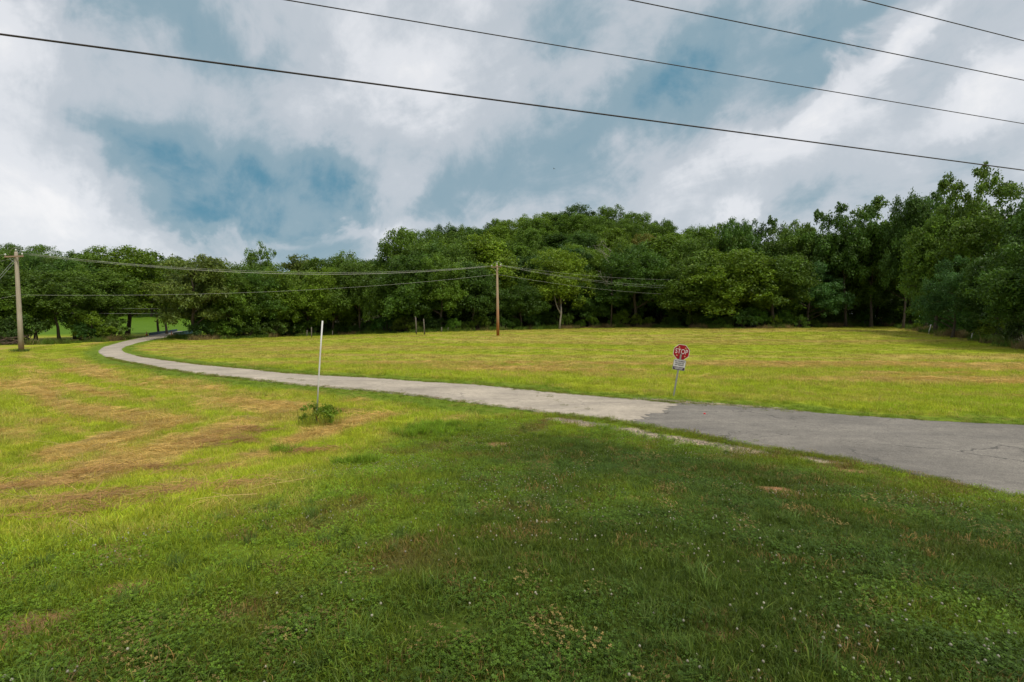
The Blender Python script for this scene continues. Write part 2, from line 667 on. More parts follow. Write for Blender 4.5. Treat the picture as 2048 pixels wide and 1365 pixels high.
def along(x, y, P):
    """arc length of the nearest point of a polyline"""
    best = np.full(x.shape, 1e18); out = np.zeros(x.shape); acc = 0.0
    for a, b in zip(P[:-1], P[1:]):
        dx, dy = b - a
        L = dx * dx + dy * dy + 1e-12
        t = np.clip(((x - a[0]) * dx + (y - a[1]) * dy) / L, 0, 1)
        d = (x - a[0] - t * dx) ** 2 + (y - a[1] - t * dy) ** 2
        m = d < best
        best = np.where(m, d, best); out = np.where(m, acc + t * math.sqrt(L), out)
        acc += math.sqrt(L)
    return out


def inside(x, y, P):
    r = np.zeros(x.shape, bool)
    n = len(P)
    for i in range(n):
        (x1, y1), (x2, y2) = P[i], P[(i + 1) % n]
        if y1 == y2: continue
        c = ((y1 > y) != (y2 > y)) & (x < (x2 - x1) * (y - y1) / (y2 - y1) + x1)
        r ^= c
    return r


road_poly = np.concatenate([outer_r[::4], inner_r[::-1][::4]])
lawn_px = [(0, 1105), (120, 1098), (260, 1078), (380, 1052), (500, 1020), (590, 985), (660, 948), (730, 905), (800, 868), (870, 848), (960, 838), (1040, 832)]
lawn_w = [np.array([-40.0, 2.0]), np.array([-12.0, 3.6])] + [hit(*p)[:2] for p in lawn_px]
k0 = arc_index(outer_r, hit(1090, 827)[:2])
lawn_poly = np.concatenate([np.array(lawn_w), outer_r[:k0][::-1][::3], np.array([[19.0, -30.0], [-40.0, -30.0]])])
lawn_edge = np.array(lawn_w)


def srgb(r, g, b):
    return np.array([((c / 255.0) / 12.92 if c / 255.0 <= 0.04045 else ((c / 255.0 + 0.055) / 1.055) ** 2.4) for c in (r, g, b)])


C_FIELD = np.array([0.262, 0.330, 0.018])
C_FIELD2 = np.array([0.310, 0.340, 0.023])
C_TAN = np.array([0.40, 0.285, 0.092])
C_VERGE = np.array([0.135, 0.195, 0.016])
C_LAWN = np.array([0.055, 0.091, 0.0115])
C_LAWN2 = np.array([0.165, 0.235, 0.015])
C_DIRT = np.array([0.33, 0.175, 0.085])
C_GRAVEL = np.array([0.40, 0.325, 0.235])
C_FARFIELD = np.array([0.085, 0.165, 0.010])
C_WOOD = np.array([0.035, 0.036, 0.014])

dirt_px = [(992, 889, 0.22, 0.25), (843, 965, 0.16, 0.12), (1550, 980, 0.22, 0.26), (1432, 1252, 0.07, 0.13), (1690, 942, 0.4, 0.14), (1095, 1045, 0.1, 0.1),
           (1060, 1228, 0.08, 0.08), (60, 1245, 0.16, 0.1), (1305, 1345, 0.1, 0.06), (250, 1175, 0.1, 0.08)]
dirt_w = [(hit(a, b)[:2], c * 1.25, d * 1.25) for a, b, c, d in dirt_px]
gravel_lines = []
for pts, wd in (([(1270, 799), (1340, 803), (1420, 810), (1500, 815), (1570, 821)], 0.42),
                ([(1120, 839), (1200, 851), (1290, 870), (1400, 887), (1500, 900)], 0.32),
                ([(1570, 905), (1620, 915), (1670, 922)], 0.16)):
    gravel_lines.append((np.array([hit(*p)[:2] for p in pts]), wd))


def masks(x, y):
    x = np.asarray(x, float); y = np.asarray(y, float)
    k = {}
    n1 = fbm(x * 0.7, y * 0.7, 11, 4) - 0.5
    n2 = fbm(x * 2.6, y * 2.6, 23, 4) - 0.5
    near = (y < 150) & (x > -110) & (x < 60)
    dr = np.full(x.shape, 60.0); ins = np.zeros(x.shape, bool)
    dr[near] = np.minimum(seg_dist(x[near], y[near], outer_r[::5]), seg_dist(x[near], y[near], inner_r[::5]))
    ins[near] = inside(x[near], y[near], road_poly)
    nl = y < 45
    dl = np.full(x.shape, 60.0); inl = np.zeros(x.shape, bool)
    dl[nl] = seg_dist(x[nl], y[nl], lawn_edge)
    inl[nl] = inside(x[nl], y[nl], lawn_poly)
    sl = np.where(inl, dl, -dl) + n1 * 0.9 + n2 * 0.35
    k['road'] = np.where(ins, -dr, dr)
    k['in_road'] = ins
    k['lawn'] = ss(-1.0, 0.9, sl + n2 * 0.6)
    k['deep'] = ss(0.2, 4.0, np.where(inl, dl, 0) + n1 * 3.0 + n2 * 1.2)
    k['verge'] = (1 - ss(0.9, 2.1, dr + n1 * 1.4)) * (1 - k['lawn'])
    # mowing swaths: round the road bend and the lawn on this side, straight across beyond the road
    side = seg_dist(x, y, outer_r[::12]) < seg_dist(x, y, inner_r[::12])
    s_left = np.minimum(dr * 1.0, dl * 1.05 + 0.5) + n1 * 0.9
    al = np.zeros(x.shape)
    q = (x < 30) & (y < 130) & (x > -110)
    al[q] = np.where(dr[q] < dl[q] * 1.05 + 0.5, along(x[q], y[q], outer_r[::8]), 300 + along(x[q], y[q], lawn_edge))
    rows = fbm(s_left * 1.0, al * 0.10, 33, 4)
    thin_rows = fbm(s_left * 3.2, al * 0.22, 37, 3)
    patch = fbm(x * 0.30, y * 0.30, 41, 4)
    t_l = ss(0.47, 0.70, rows * 0.62 + thin_rows * 0.30 + patch * 0.14 + n2 * 0.30 + 0.07 * np.sin(2 * PI * s_left / 2.4))
    u = y + 0.10 * x
    wv = fbm(x * 0.03, u * 0.05, 51, 3)
    st_r = fbm(x * 0.05 + 3, u * 0.42 + wv * 2.0, 61, 4)
    st_r2 = fbm(x * 0.22, u * 1.1, 71, 4)
    t_r = ss(0.42, 0.66, st_r * 0.72 + st_r2 * 0.30 + n2 * 0.16)
    k['side'] = side
    k['tan'] = np.where(side, 0.88 * t_l, 0.74 * t_r) * (1 - k['lawn']) * (1 - 0.85 * k['verge'])
    g = np.zeros(x.shape)
    for P, wd in gravel_lines:
        q = y < 40
        dd = np.full(x.shape, 9.0); dd[q] = seg_dist(x[q], y[q], P)
        g = np.maximum(g, 1 - ss(wd * 0.55, wd, dd + n2 * 0.95 + n1 * 0.4))
    k['gravel'] = g
    dirt = np.zeros(x.shape)
    for c, ra, rb in dirt_w:
        dd = np.sqrt(((x - c[0]) / ra) ** 2 + ((y - c[1]) / rb) ** 2) + n2 * 2.2
        dirt = np.maximum(dirt, 1 - ss(0.4, 1.15, dd))
    k['dirt'] = dirt
    # thin soil showing in the lawn
    k['thin'] = ss(0.60, 0.74, fbm(x * 1.1, y * 1.1, 81, 4)) * k['lawn']
    k['n1'], k['n2'] = n1, n2
    return k


edge_px = [(-260, 700), (-100, 694), (0, 691), (100, 689), (200, 684), (280, 677), (340, 675), (390, 681), (450, 679), (520, 676), (600, 673), (700, 670), (800, 667), (900, 664),
           (1000, 661), (1100, 658), (1200, 656), (1300, 655), (1400, 657), (1500, 658), (1600, 657), (1700, 655), (1790, 653), (1850, 662), (1950, 679), (2048, 694), (2200, 716)]
edge_w = np.array([hit(*p)[:2] for p in edge_px])
wood_poly = np.concatenate([edge_w[7:], np.array([[260.0, 60.0], [260.0, 420.0], [-60.0, 420.0]])])


def field_color(x, y, k):
    n1, n2 = k['n1'], k['n2']
    c = C_FIELD[None] * (1 - np.clip(0.5 + n1 * 1.6, 0, 1))[:, None] + C_FIELD2[None] * np.clip(0.5 + n1 * 1.6, 0, 1)[:, None]
    c = c * (1 + 0.35 * n2)[:, None]
    t = k['tan'][:, None]
    c = c * (1 - t) + C_TAN[None] * t
    v = k['verge'][:, None]
    c = c * (1 - v) + C_VERGE[None] * v
    l = k['lawn'][:, None]
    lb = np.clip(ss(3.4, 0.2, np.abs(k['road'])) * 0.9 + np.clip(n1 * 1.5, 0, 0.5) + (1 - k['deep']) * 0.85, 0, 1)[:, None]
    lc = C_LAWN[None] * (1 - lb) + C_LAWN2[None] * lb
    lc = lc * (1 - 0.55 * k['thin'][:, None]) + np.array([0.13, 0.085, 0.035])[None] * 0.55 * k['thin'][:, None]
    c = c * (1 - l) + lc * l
    return c


def ground_color(x, y, k):
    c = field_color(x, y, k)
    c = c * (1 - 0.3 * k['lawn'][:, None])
    # the meadow beyond the creek and the leaf litter in the wood
    dlc = (x - BR_M[0]) * BR_U[0] + (y - BR_M[1]) * BR_U[1]
    far = ss(2, 9, dlc) * ss(-30, -42, x + 0.0 * y)
    c = c * (1 - far[:, None]) + C_FARFIELD[None] * far[:, None]
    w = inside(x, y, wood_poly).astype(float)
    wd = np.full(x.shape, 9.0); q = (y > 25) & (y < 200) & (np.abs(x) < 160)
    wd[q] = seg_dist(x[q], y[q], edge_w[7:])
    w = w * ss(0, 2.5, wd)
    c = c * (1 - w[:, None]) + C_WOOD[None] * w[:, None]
    g = np.maximum(k['gravel'], 0)[:, None]
    c = c * (1 - g) + C_GRAVEL[None] * g
    d = k['dirt'][:, None]
    c = c * (1 - d) + C_DIRT[None] * d
    return c


def axis(parts):
    out = []
    for a, b, st in parts:
        out.append(np.arange(a, b, st))
    return np.concatenate(out)


def grow(a, b, s0, f):
    v, s, r = a, s0, []
    while v < b:
        r.append(v); v += s; s *= f
    r.append(b)
    return np.array(r)


gx = np.concatenate([-grow(70, 2500, 2.0, 1.12)[::-1], np.arange(-69.5, -24, 0.5), np.arange(-24, 24, 0.16), np.arange(24, 69.5, 0.5), grow(70, 2500, 2.0, 1.12)])
gy = np.concatenate([-grow(12, 400, 3, 1.3)[::-1], np.arange(-11, 1, 0.5), np.arange(1, 24, 0.14), np.arange(24, 60, 0.35), np.arange(60, 150, 0.8), grow(150, 3000, 2.0, 1.08)])
GX, GY = np.meshgrid(gx, gy)
fx, fy = GX.ravel(), GY.ravel()
gk = masks(fx, fy)
gz = ground_z(fx, fy)
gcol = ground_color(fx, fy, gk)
# straw lies a little proud, the lawn a little bumpy
nearf = ss(40, 20, fy)
gz2 = gz + nearf * (0.02 * gk['tan'] + 0.03 * gk['n2'] * (1 - gk['gravel'])) * np.clip(np.abs(gk['road']) / 0.6, 0, 1) * (~gk['in_road'])
gz2 = gz2 - 0.02 * gk['in_road']
nx, ny = len(gx), len(gy)
ii = (np.arange(ny - 1)[:, None] * nx + np.arange(nx - 1)[None]).ravel()
gfaces = np.stack([ii, ii + 1, ii + nx + 1, ii + nx], 1)
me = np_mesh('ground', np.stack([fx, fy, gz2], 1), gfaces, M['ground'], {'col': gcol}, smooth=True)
ground = bpy.data.objects.new('ground', me)
COL.objects.link(ground)
tag(ground, 'mown hay field and clover lawn reaching back to the wood', kind='structure')


# ------------------------------------------------------------------ roads
def ribbon(name, A, B, mat, lift, nc=10, seed=0, jit=0.07, ragged=0.0):
    n = len(A)
    t = np.linspace(0, 1, nc + 1)
    s = np.arange(n) * 0.45
    jo = (fbm(s * 1.0, s * 0 + 2, seed, 4) - 0.5) * 2 * jit * 2
    ji = (fbm(s * 1.0, s * 0 + 9, seed + 5, 4) - 0.5) * 2 * jit * 2
    d = (B - A); L = np.linalg.norm(d, axis=1, keepdims=True); dn = d / L
    A2 = A + dn * jo[:, None]; B2 = B + dn * ji[:, None]
    P = A2[:, None] * (1 - t)[None, :, None] + B2[:, None] * t[None, :, None]
    if ragged:
        tl = np.arange(nc + 1) * 0.9
        rj = (fbm(tl, tl * 0 + 4, seed + 3, 3) - 0.5) * 2 * ragged
        al = P[-1] - P[-2]; al = al / np.linalg.norm(al, axis=1, keepdims=True)
        P[-1] += al * rj[:, None]
        P[-2] += al * rj[:, None] * 0.98
    x, y = P[..., 0].ravel(), P[..., 1].ravel()
    z = ground_z(x, y) + lift + 0.03 * np.sin(PI * np.tile(t, n))
    w = nc + 1
    i = (np.arange(n - 1)[:, None] * w + np.arange(nc)[None]).ravel()
    f = np.stack([i, i + 1, i + w + 1, i + w], 1)
    # edges turned down into the soil
    V = np.stack([x, y, z], 1)
    lo = V.reshape(n, w, 3)[:, [0, -1]].copy(); lo[..., 2] -= 0.12
    lo[:, 0, :2] -= dn * 0.03; lo[:, 1, :2] += dn * 0.03
    b0 = len(V); V = np.concatenate([V, lo.reshape(-1, 3)])
    j = np.arange(n - 1)
    f1 = np.stack([b0 + 2 * j, j * w, (j + 1) * w, b0 + 2 * (j + 1)], 1)
    f2 = np.stack([j * w + nc, b0 + 2 * j + 1, b0 + 2 * (j + 1) + 1, (j + 1) * w + nc], 1)
    me = np_mesh(name, V, np.concatenate([f, f1, f2])[:, ::-1], mat, smooth=True)
    o = bpy.data.objects.new(name, me)
    COL.objects.link(o)
    return o


def resub(P, a, b, n):
    Q = P[a:b]
    s = np.linspace(0, len(Q) - 1, n)
    return np.stack([np.interp(s, np.arange(len(Q)), Q[:, 0]), np.interp(s, np.arange(len(Q)), Q[:, 1])], 1)


road = ribbon('road', resub(outer_r, seam_o - 4, NR, 520), resub(inner_r, seam_i - 4, NR, 520), M['old_road'], 0.030, 12, 3)
tag(road, 'pale worn lane curving away to the bridge', kind='structure')
road2 = ribbon('road', resub(outer_r, 0, seam_o + 1, 240), resub(inner_r, 0, seam_i + 1, 240), M['new_road'], 0.040, 40, 8, 0.07, 0.35)
tag(road2, 'darker grey asphalt at the near end of the lane', kind='structure')


# ------------------------------------------------------------------ grass, clover and straw
def blades(rng, n, R, hmin, hmax, width, lean, flat=0.0, curl=0.5):
    V, F, B = [], [], []
    for i in range(n):
        a = rng.uniform(0, 2 * PI); r = R * math.sqrt(rng.uniform(0, 1))
        x, y = r * math.cos(a), r * math.sin(a)
        h = rng.uniform(hmin, hmax)
        da = rng.uniform(0, 2 * PI); le = rng.uniform(0.1, lean)
        dx, dy = math.cos(da), math.sin(da)
        sx, sy = -dy, dx
        fa = rng.uniform(0, 2 * PI) if flat == 0 else da
        wx, wy = (-math.sin(fa), math.cos(fa))
        w = width * rng.uniform(0.7, 1.3)
        b = len(V)
        z1 = h * 0.55; o1 = h * le * 0.35; o2 = h * le * (1.0 + curl * rng.uniform(0, 0.6))
        z2 = h * max(0.15, 1 - 0.35 * le * le)
        V += [(x - wx * w / 2, y - wy * w / 2, -0.01), (x + wx * w / 2, y + wy * w / 2, -0.01),
              (x + dx * o1 + wx * w * .42, y + dy * o1 + wy * w * .42, z1), (x + dx * o1 - wx * w * .42, y + dy * o1 - wy * w * .42, z1),
              (x + dx * o2, y + dy * o2, z2)]
        F += [(b, b + 1, b + 2), (b, b + 2, b + 3), (b + 3, b + 2, b + 4)]
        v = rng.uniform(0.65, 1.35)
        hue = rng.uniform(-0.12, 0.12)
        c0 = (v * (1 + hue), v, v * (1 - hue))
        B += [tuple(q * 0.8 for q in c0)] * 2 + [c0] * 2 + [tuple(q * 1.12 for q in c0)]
    return V, F, B


def straws(rng, n, R, lmin, lmax, width, lift):
    V, F, B = [], [], []
    for i in range(n):
        a = rng.uniform(0, 2 * PI); r = R * math.sqrt(rng.uniform(0, 1))
        x, y = r * math.cos(a), r * math.sin(a)
        L = rng.uniform(lmin, lmax); da = rng.gauss(0.0, 0.75)
        dx, dy = math.cos(da) * L / 2, math.sin(da) * L / 2
        z0, z1 = rng.uniform(0.01, lift), rng.uniform(0.01, lift)
        zm = (z0 + z1) / 2 + rng.uniform(0, lift * 0.6)
        w = width * rng.uniform(0.7, 1.3)
        nx_, ny_ = -math.sin(da) * w / 2, math.cos(da) * w / 2
        b = len(V)
        V += [(x - dx - nx_, y - dy - ny_, z0), (x - dx + nx_, y - dy + ny_, z0 + w * .5), (x - nx_, y - ny_, zm), (x + nx_, y + ny_, zm + w * .5),
              (x + dx - nx_, y + dy - ny_, z1), (x + dx + nx_, y + dy + ny_, z1 + w * .5)]
        F += [(b, b + 2, b + 3), (b, b + 3, b + 1), (b + 2, b + 4, b + 5), (b + 2, b + 5, b + 3)]
        v = rng.uniform(0.6, 1.4)
        B += [(v, v * 0.98, v * 0.9)] * 6
    return V, F, B


def clover(rng, n, R, s):
    V, F, B = [], [], []
    for i in range(n):
        a = rng.uniform(0, 2 * PI); r = R * math.sqrt(rng.uniform(0, 1))
        x, y = r * math.cos(a), r * math.sin(a)
        z = rng.uniform(0.015, 0.05)
        tl = rng.uniform(0, 0.5); ta = rng.uniform(0, 2 * PI)
        a0 = rng.uniform(0, 2 * PI)
        v = rng.uniform(0.65, 1.35)
        for q in range(3):
            aa = a0 + q * 2 * PI / 3
            b = len(V)
            ux, uy = math.cos(aa), math.sin(aa)
            px_, py_ = -uy, ux
            sc = s * rng.uniform(0.8, 1.2)
            for (u, w) in ((0, 0), (0.55, 0.45), (1.0, 0.36), (1.0, -0.36), (0.55, -0.45)):
                xx = u * sc * ux + w * sc * px_; yy = u * sc * uy + w * sc * py_
                zz = (xx * math.cos(ta) + yy * math.sin(ta)) * tl + 0.25 * u * sc
                V.append((x + xx, y + yy, z + zz)); B.append((v * 0.9, v, v * 1.0))
            F += [(b, b + 1, b + 2), (b, b + 2, b + 3), (b, b + 3, b + 4)]
    return V, F, B


def flower(rng):
    V, F, B = [], [], []
    h = rng.uniform(0.05, 0.085)
    lx, ly = rng.uniform(-.012, .012), rng.uniform(-.012, .012)
    V += [(-.0012, 0, 0), (.0012, 0, 0), (lx + .0012, ly, h), (lx - .0012, ly, h)]
    F += [(0, 1, 2), (0, 2, 3)]
    B += [(0.25, 0.4, 0.08)] * 4
    r = 0.0095
    rows = [(-0.8, 0.55), (-0.25, 0.98), (0.35, 0.92), (0.85, 0.5)]
    n = 8
    b = len(V)
    for j, (zz, rr) in enumerate(rows):
        for k in range(n):
            a = 2 * PI * (k + 0.5 * j) / n
            jj = rng.uniform(0.85, 1.15)
            V.append((lx + r * rr * jj * math.cos(a), ly + r * rr * jj * math.sin(a), h + r * 0.9 + r * zz))
            v = rng.uniform(0.8, 1.05)
            B.append((v * (0.75, 0.95, 1, 1)[j], v * (0.6, 0.93, 1, 1)[j], v * (0.45, 0.85, 0.95, 0.95)[j]))
    for j in range(3):
        for k in range(n):
            p, q = b + j * n + k, b + j * n + (k + 1) % n
            F += [(p, q, q + n), (p, q + n, p + n)]
    V.append((lx, ly, h + r * 2.05)); B.append((1, 1, .95))
    t = len(V) - 1
    for k in range(n):
        F.append((b + 3 * n + k, b + 3 * n + (k + 1) % n, t))
    return V, F, B


def pebble(rng):
    V, F, B = [], [], []
    n = 7
    for j, (zz, rr) in enumerate(((-.3, .8), (.2, 1.0), (.55, .55))):
        for k in range(n):
            a = 2 * PI * k / n; q = rr * rng.uniform(.8, 1.2)
            V.append((.016 * q * math.cos(a), .012 * q * math.sin(a), .012 * zz)); v = rng.uniform(.85, 1.15); B.append((v, v, v))
    for j in range(2):
        for k in range(n):
            p, q = j * n + k, j * n + (k + 1) % n
            F += [(p, q, q + n), (p, q + n, p + n)]
    for k in range(1, n - 1):
        F.append((2 * n, 2 * n + k, 2 * n + k + 1))
    return V, F, B


def proto(name, VFB, mat, coll):
    V, F, B = VFB
    me = np_mesh(name, np.array(V), np.array(F), mat, {'bv': np.array(B)})
    o = bpy.data.objects.new(name, me)
    coll.objects.link(o)
    return o


def scatter(name, pts, rot, scl, cols, vi, coll, label):
    n = len(pts)
    me = bpy.data.meshes.new(name)
    me.vertices.add(n)
    me.vertices.foreach_set('co', pts.astype(np.float32).ravel())
    at = me.attributes.new('rot', 'FLOAT_VECTOR', 'POINT'); at.data.foreach_set('vector', rot.astype(np.float32).ravel())
    at = me.attributes.new('scl', 'FLOAT', 'POINT'); at.data.foreach_set('value', scl.astype(np.float32))
    at = me.attributes.new('vi', 'INT', 'POINT'); at.data.foreach_set('value', vi.astype(np.int32))
    at = me.attributes.new('col', 'FLOAT_COLOR', 'POINT')
    at.data.foreach_set('color', np.concatenate([cols, np.ones((n, 1))], 1).astype(np.float32).ravel())
    o = bpy.data.objects.new(name, me)
    COL.objects.link(o)
    ng = bpy.data.node_groups.new(name, 'GeometryNodeTree')
    ng.interface.new_socket('Geometry', in_out='INPUT', socket_type='NodeSocketGeometry')
    ng.interface.new_socket('Geometry', in_out='OUTPUT', socket_type='NodeSocketGeometry')
    N, L = ng.nodes, ng.links
    gi, go = N.new('NodeGroupInput'), N.new('NodeGroupOutput')
    ip = N.new('GeometryNodeInstanceOnPoints')
    ci = N.new('GeometryNodeCollectionInfo')
    ci.inputs['Collection'].default_value = coll
    ci.inputs['Separate Children'].default_value = True
    ci.inputs['Reset Children'].default_value = True
    ip.inputs['Pick Instance'].default_value = True

    def named(nm, typ):
        q = N.new('GeometryNodeInputNamedAttribute'); q.data_type = typ
        q.inputs['Name'].default_value = nm
        return q.outputs['Attribute']
    e2r = N.new('FunctionNodeEulerToRotation')
    L.new(named('rot', 'FLOAT_VECTOR'), e2r.inputs[0])
    L.new(gi.outputs[0], ip.inputs['Points'])
    L.new(ci.outputs[0], ip.inputs['Instance'])
    L.new(named('vi', 'INT'), ip.inputs['Instance Index'])
    L.new(e2r.outputs[0], ip.inputs['Rotation'])
    L.new(named('scl', 'FLOAT'), ip.inputs['Scale'])
    L.new(ip.outputs[0], go.inputs[0])
    md = o.modifiers.new('scatter', 'NODES')
    md.node_group = ng
    tag(o, label, kind='stuff')
    return o


rg = random.Random(5)
nr = np.random.default_rng(5)
bank = bpy.data.collections.new('plant_sources')     # never linked to the scene: only scattered
names = []


def P_(name, vfb):
    names.append(name)
    proto('%02d_%s' % (len(names) - 1, name), vfb, M['blade'], bank)
    return len(names) - 1


I_LAWN = [P_('lawn_tuft', blades(rg, 90, 0.17, 0.025, 0.065, 0.0042, 1.5)) for _ in range(3)]
I_CLOV = [P_('clover_patch', clover(rg, 70, 0.16, 0.0092)) for _ in range(3)]
I_HAY = [P_('hay_tuft', blades(rg, 80, 0.20, 0.03, 0.115, 0.0048, 1.1)) for _ in range(3)]
I_STRAW = [P_('straw_patch', straws(rg, 46, 0.26, 0.10, 0.42, 0.0042, 0.05)) for _ in range(3)]
I_TALL = [P_('tall_tuft', blades(rg, 60, 0.09, 0.10, 0.24, 0.0060, 1.0)) for _ in range(2)]
I_STEM = [P_('long_straw', straws(rg, 3, 0.1, 0.35, 0.75, 0.005, 0.14)) for _ in range(2)]
I_FLOW = [P_('clover_flower', flower(rg)) for _ in range(3)]
I_PEB = [P_('pebble', pebble(rg)) for _ in range(3)]
I_EDGE = [P_('edge_grass', blades(rg, 50, 0.55, 0.35, 1.0, 0.028, 0.9)) for _ in range(2)]
I_FAR = [P_('far_hay', blades(rg, 70, 0.55, 0.05, 0.15, 0.012, 1.3)) for _ in range(2)]


def wedge(y0, y1, dens, half=1.22):
    n = int(half * (y1 ** 2 - y0 ** 2) * dens)
    y = np.sqrt(nr.uniform(y0 ** 2, y1 ** 2, n))
    x = nr.uniform(-half, half, n) * y
    return x, y


def make(xy_list):
    return np.concatenate([a for a, b in xy_list]), np.concatenate([b for a, b in xy_list])


def rots(n, tilt=0.15, fixed=None):
    r = np.stack([nr.normal(0, tilt, n), nr.normal(0, tilt, n), nr.uniform(0, 2 * PI, n) if fixed is None else fixed + nr.normal(0, 0.5, n)], 1)
    return r


def place(x, y, scl, lift=0.0):
    return np.stack([x, y, ground_z(x, y) + lift], 1)


# --- lawn
x, y = make([wedge(0.9, 3.2, 150), wedge(3.2, 6, 95), wedge(6, 10, 60), wedge(10, 20, 36)])
k = masks(x, y)
keep = (k['lawn'] > nr.uniform(0, 1, len(x))) & (k['road'] > 0.02) & (k['gravel'] * 1.05 < nr.uniform(0, 1, len(x))) & (k['dirt'] * 1.5 < nr.uniform(0, 1, len(x)))
keep &= (k['thin'] * 0.6 < nr.uniform(0, 1, len(x)))
x, y = x[keep], y[keep]; k = {q: v[keep] for q, v in k.items()}
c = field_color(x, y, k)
n = len(x)
cl = fbm(x * 0.8, y * 0.8, 131, 4)
is_cl = nr.uniform(0, 1, n) < ss(0.35, 0.66, cl) * 0.65
vi = np.where(is_cl, nr.choice(I_CLOV, n), nr.choice(I_LAWN, n))
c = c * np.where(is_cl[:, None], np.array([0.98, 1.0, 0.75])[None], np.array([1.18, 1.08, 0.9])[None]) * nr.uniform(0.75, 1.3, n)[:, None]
dry = nr.uniform(0, 1, n) < 0.075 + 0.25 * k['thin']
c[dry] = np.array([0.24, 0.16, 0.05]) * nr.uniform(0.6, 1.1, dry.sum())[:, None]
scl = nr.uniform(0.75, 1.25, n) * np.where(y > 10, 1.35, np.where(y > 6, 1.15, 0.95))
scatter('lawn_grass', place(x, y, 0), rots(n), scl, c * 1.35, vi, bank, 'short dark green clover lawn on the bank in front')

# --- taller tufts, dry stems and clover heads in the lawn
xs, ys, cs, vs, ssx, rs, ps = [], [], [], [], [], [], []


def add_pts(x, y, vi, scl, col, tilt=0.15, lift=0.0, fixed=None):
    xs.append(x); ys.append(y); vs.append(vi); ssx.append(scl); cs.append(col); rs.append(rots(len(x), tilt, fixed)); ps.append(place(x, y, 0, lift))


def flush(name, label):
    global xs, ys, cs, vs, ssx, rs, ps
    scatter(name, np.concatenate(ps), np.concatenate(rs), np.concatenate(ssx), np.concatenate(cs), np.concatenate(vs), bank, label)
    xs, ys, cs, vs, ssx, rs, ps = [], [], [], [], [], [], []


x, y = make([wedge(0.9, 7, 9), wedge(7, 14, 2)])
k = masks(x, y); keep = (k['lawn'] > 0.6) & (k['road'] > 0.15) & (fbm(x * 0.9, y * 0.9, 171, 3) > 0.5)
x, y = x[keep], y[keep]; n = len(x)
add_pts(x, y, nr.choice(I_TALL, n), nr.uniform(0.3, 0.75, n), np.array([0.13, 0.20, 0.035])[None] * nr.uniform(0.7, 1.3, n)[:, None])
x, y = make([wedge(0.9, 6, 4.0), wedge(6, 14, 1.6)])
k = masks(x, y); keep = (k['lawn'] > 0.3) & (k['road'] > 0.15)
x, y = x[keep], y[keep]; n = len(x)
add_pts(x, y, nr.choice(I_STEM, n), nr.uniform(0.15, 0.42, n), np.array([0.40, 0.30, 0.12])[None] * nr.uniform(0.5, 1.1, n)[:, None])
x, y = make([wedge(0.9, 6, 60), wedge(6, 17, 90)])
k = masks(x, y)
fl = fbm(x * 0.45 + 7, y * 0.45, 191, 4)
keep = (k['lawn'] > 0.5) & (k['road'] > 0.3) & (nr.uniform(0, 1, len(x)) < ss(0.42, 0.72, fl)) & (k['dirt'] < 0.3)
x, y = x[keep], y[keep]; n = len(x)
add_pts(x, y, nr.choice(I_FLOW, n), nr.uniform(0.5, 0.85, n), np.array([0.54, 0.51, 0.40])[None] * nr.uniform(0.6, 1.1, n)[:, None])
flush('clover_flowers_grass', 'small white clover heads and grass tufts dotted through the lawn')

# --- hay stubble on the field
x, y = make([wedge(2.5, 8, 70), wedge(8, 14, 45), wedge(14, 22, 24), wedge(22, 34, 11)])
k = masks(x, y)
keep = (k['lawn'] < nr.uniform(0, 1, len(x))) & (k['road'] > 0.03) & (k['gravel'] * 0.93 < nr.uniform(0, 1, len(x)))
x, y = x[keep], y[keep]; k = {q: v[keep] for q, v in k.items()}
n = len(x)
t = k['tan']
c = field_color(x, y, k)
is_st = nr.uniform(0, 1, n) < ss(0.35, 0.95, t) * 0.55 * (k['verge'] < 0.5)
vi = np.where(is_st, nr.choice(I_STRAW, n), nr.choice(I_HAY, n))
c = np.where(is_st[:, None], C_TAN[None] * 1.0, c) * nr.uniform(0.72, 1.3, n)[:, None]
mixd = (~is_st) & (nr.uniform(0, 1, n) < 0.12 + 0.3 * t)
c[mixd] = c[mixd] * 0.35 + C_TAN * 0.65
verge_low = np.where((k['verge'] > 0.5) | (np.abs(k['road']) < 0.7), 0.5, 1.0)
scl = nr.uniform(0.7, 1.25, n) * np.where(y > 22, 1.8, np.where(y > 14, 1.35, 1.0)) * verge_low
ori = np.where(is_st, 0.35, 0)
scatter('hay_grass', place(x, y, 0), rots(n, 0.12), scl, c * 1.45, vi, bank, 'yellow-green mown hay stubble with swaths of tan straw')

# --- long straw and weeds on the field, thatch bunches
x, y = make([wedge(3.0, 9, 14), wedge(9, 20, 4.5)])
k = masks(x, y); keep = (k['lawn'] < 0.6) & (k['road'] > 0.9) & (k['tan'] > nr.uniform(0.15, 0.8, len(x)))
x, y = x[keep], y[keep]; n = len(x)
add_pts(x, y, nr.choice(I_STEM, n), nr.uniform(0.5, 1.15, n), np.array([0.52, 0.38, 0.16])[None] * nr.uniform(0.6, 1.2, n)[:, None], 0.2)
for (px, py, rr, nn) in ((60, 1040, 0.55, 60), (250, 1000, 0.35, 30), (40, 990, 0.5, 40), (430, 885, 0.35, 30), (520, 865, 0.35, 30), (700, 825, 0.3, 26), (610, 905, 0.3, 26), (420, 985, 0.3, 20), (300, 940, 0.4, 34), (130, 960, 0.4, 30)):
    h = hit(px, py)
    x = h[0] + nr.normal(0, rr, nn) * 1.4; y = h[1] + nr.normal(0, rr * 0.6, nn)
    add_pts(x, y, nr.choice(I_STRAW + I_STEM, nn), nr.uniform(0.7, 1.2, nn), np.array([0.46, 0.28, 0.11])[None] * nr.uniform(0.6, 1.2, nn)[:, None], 0.15, 0.02)
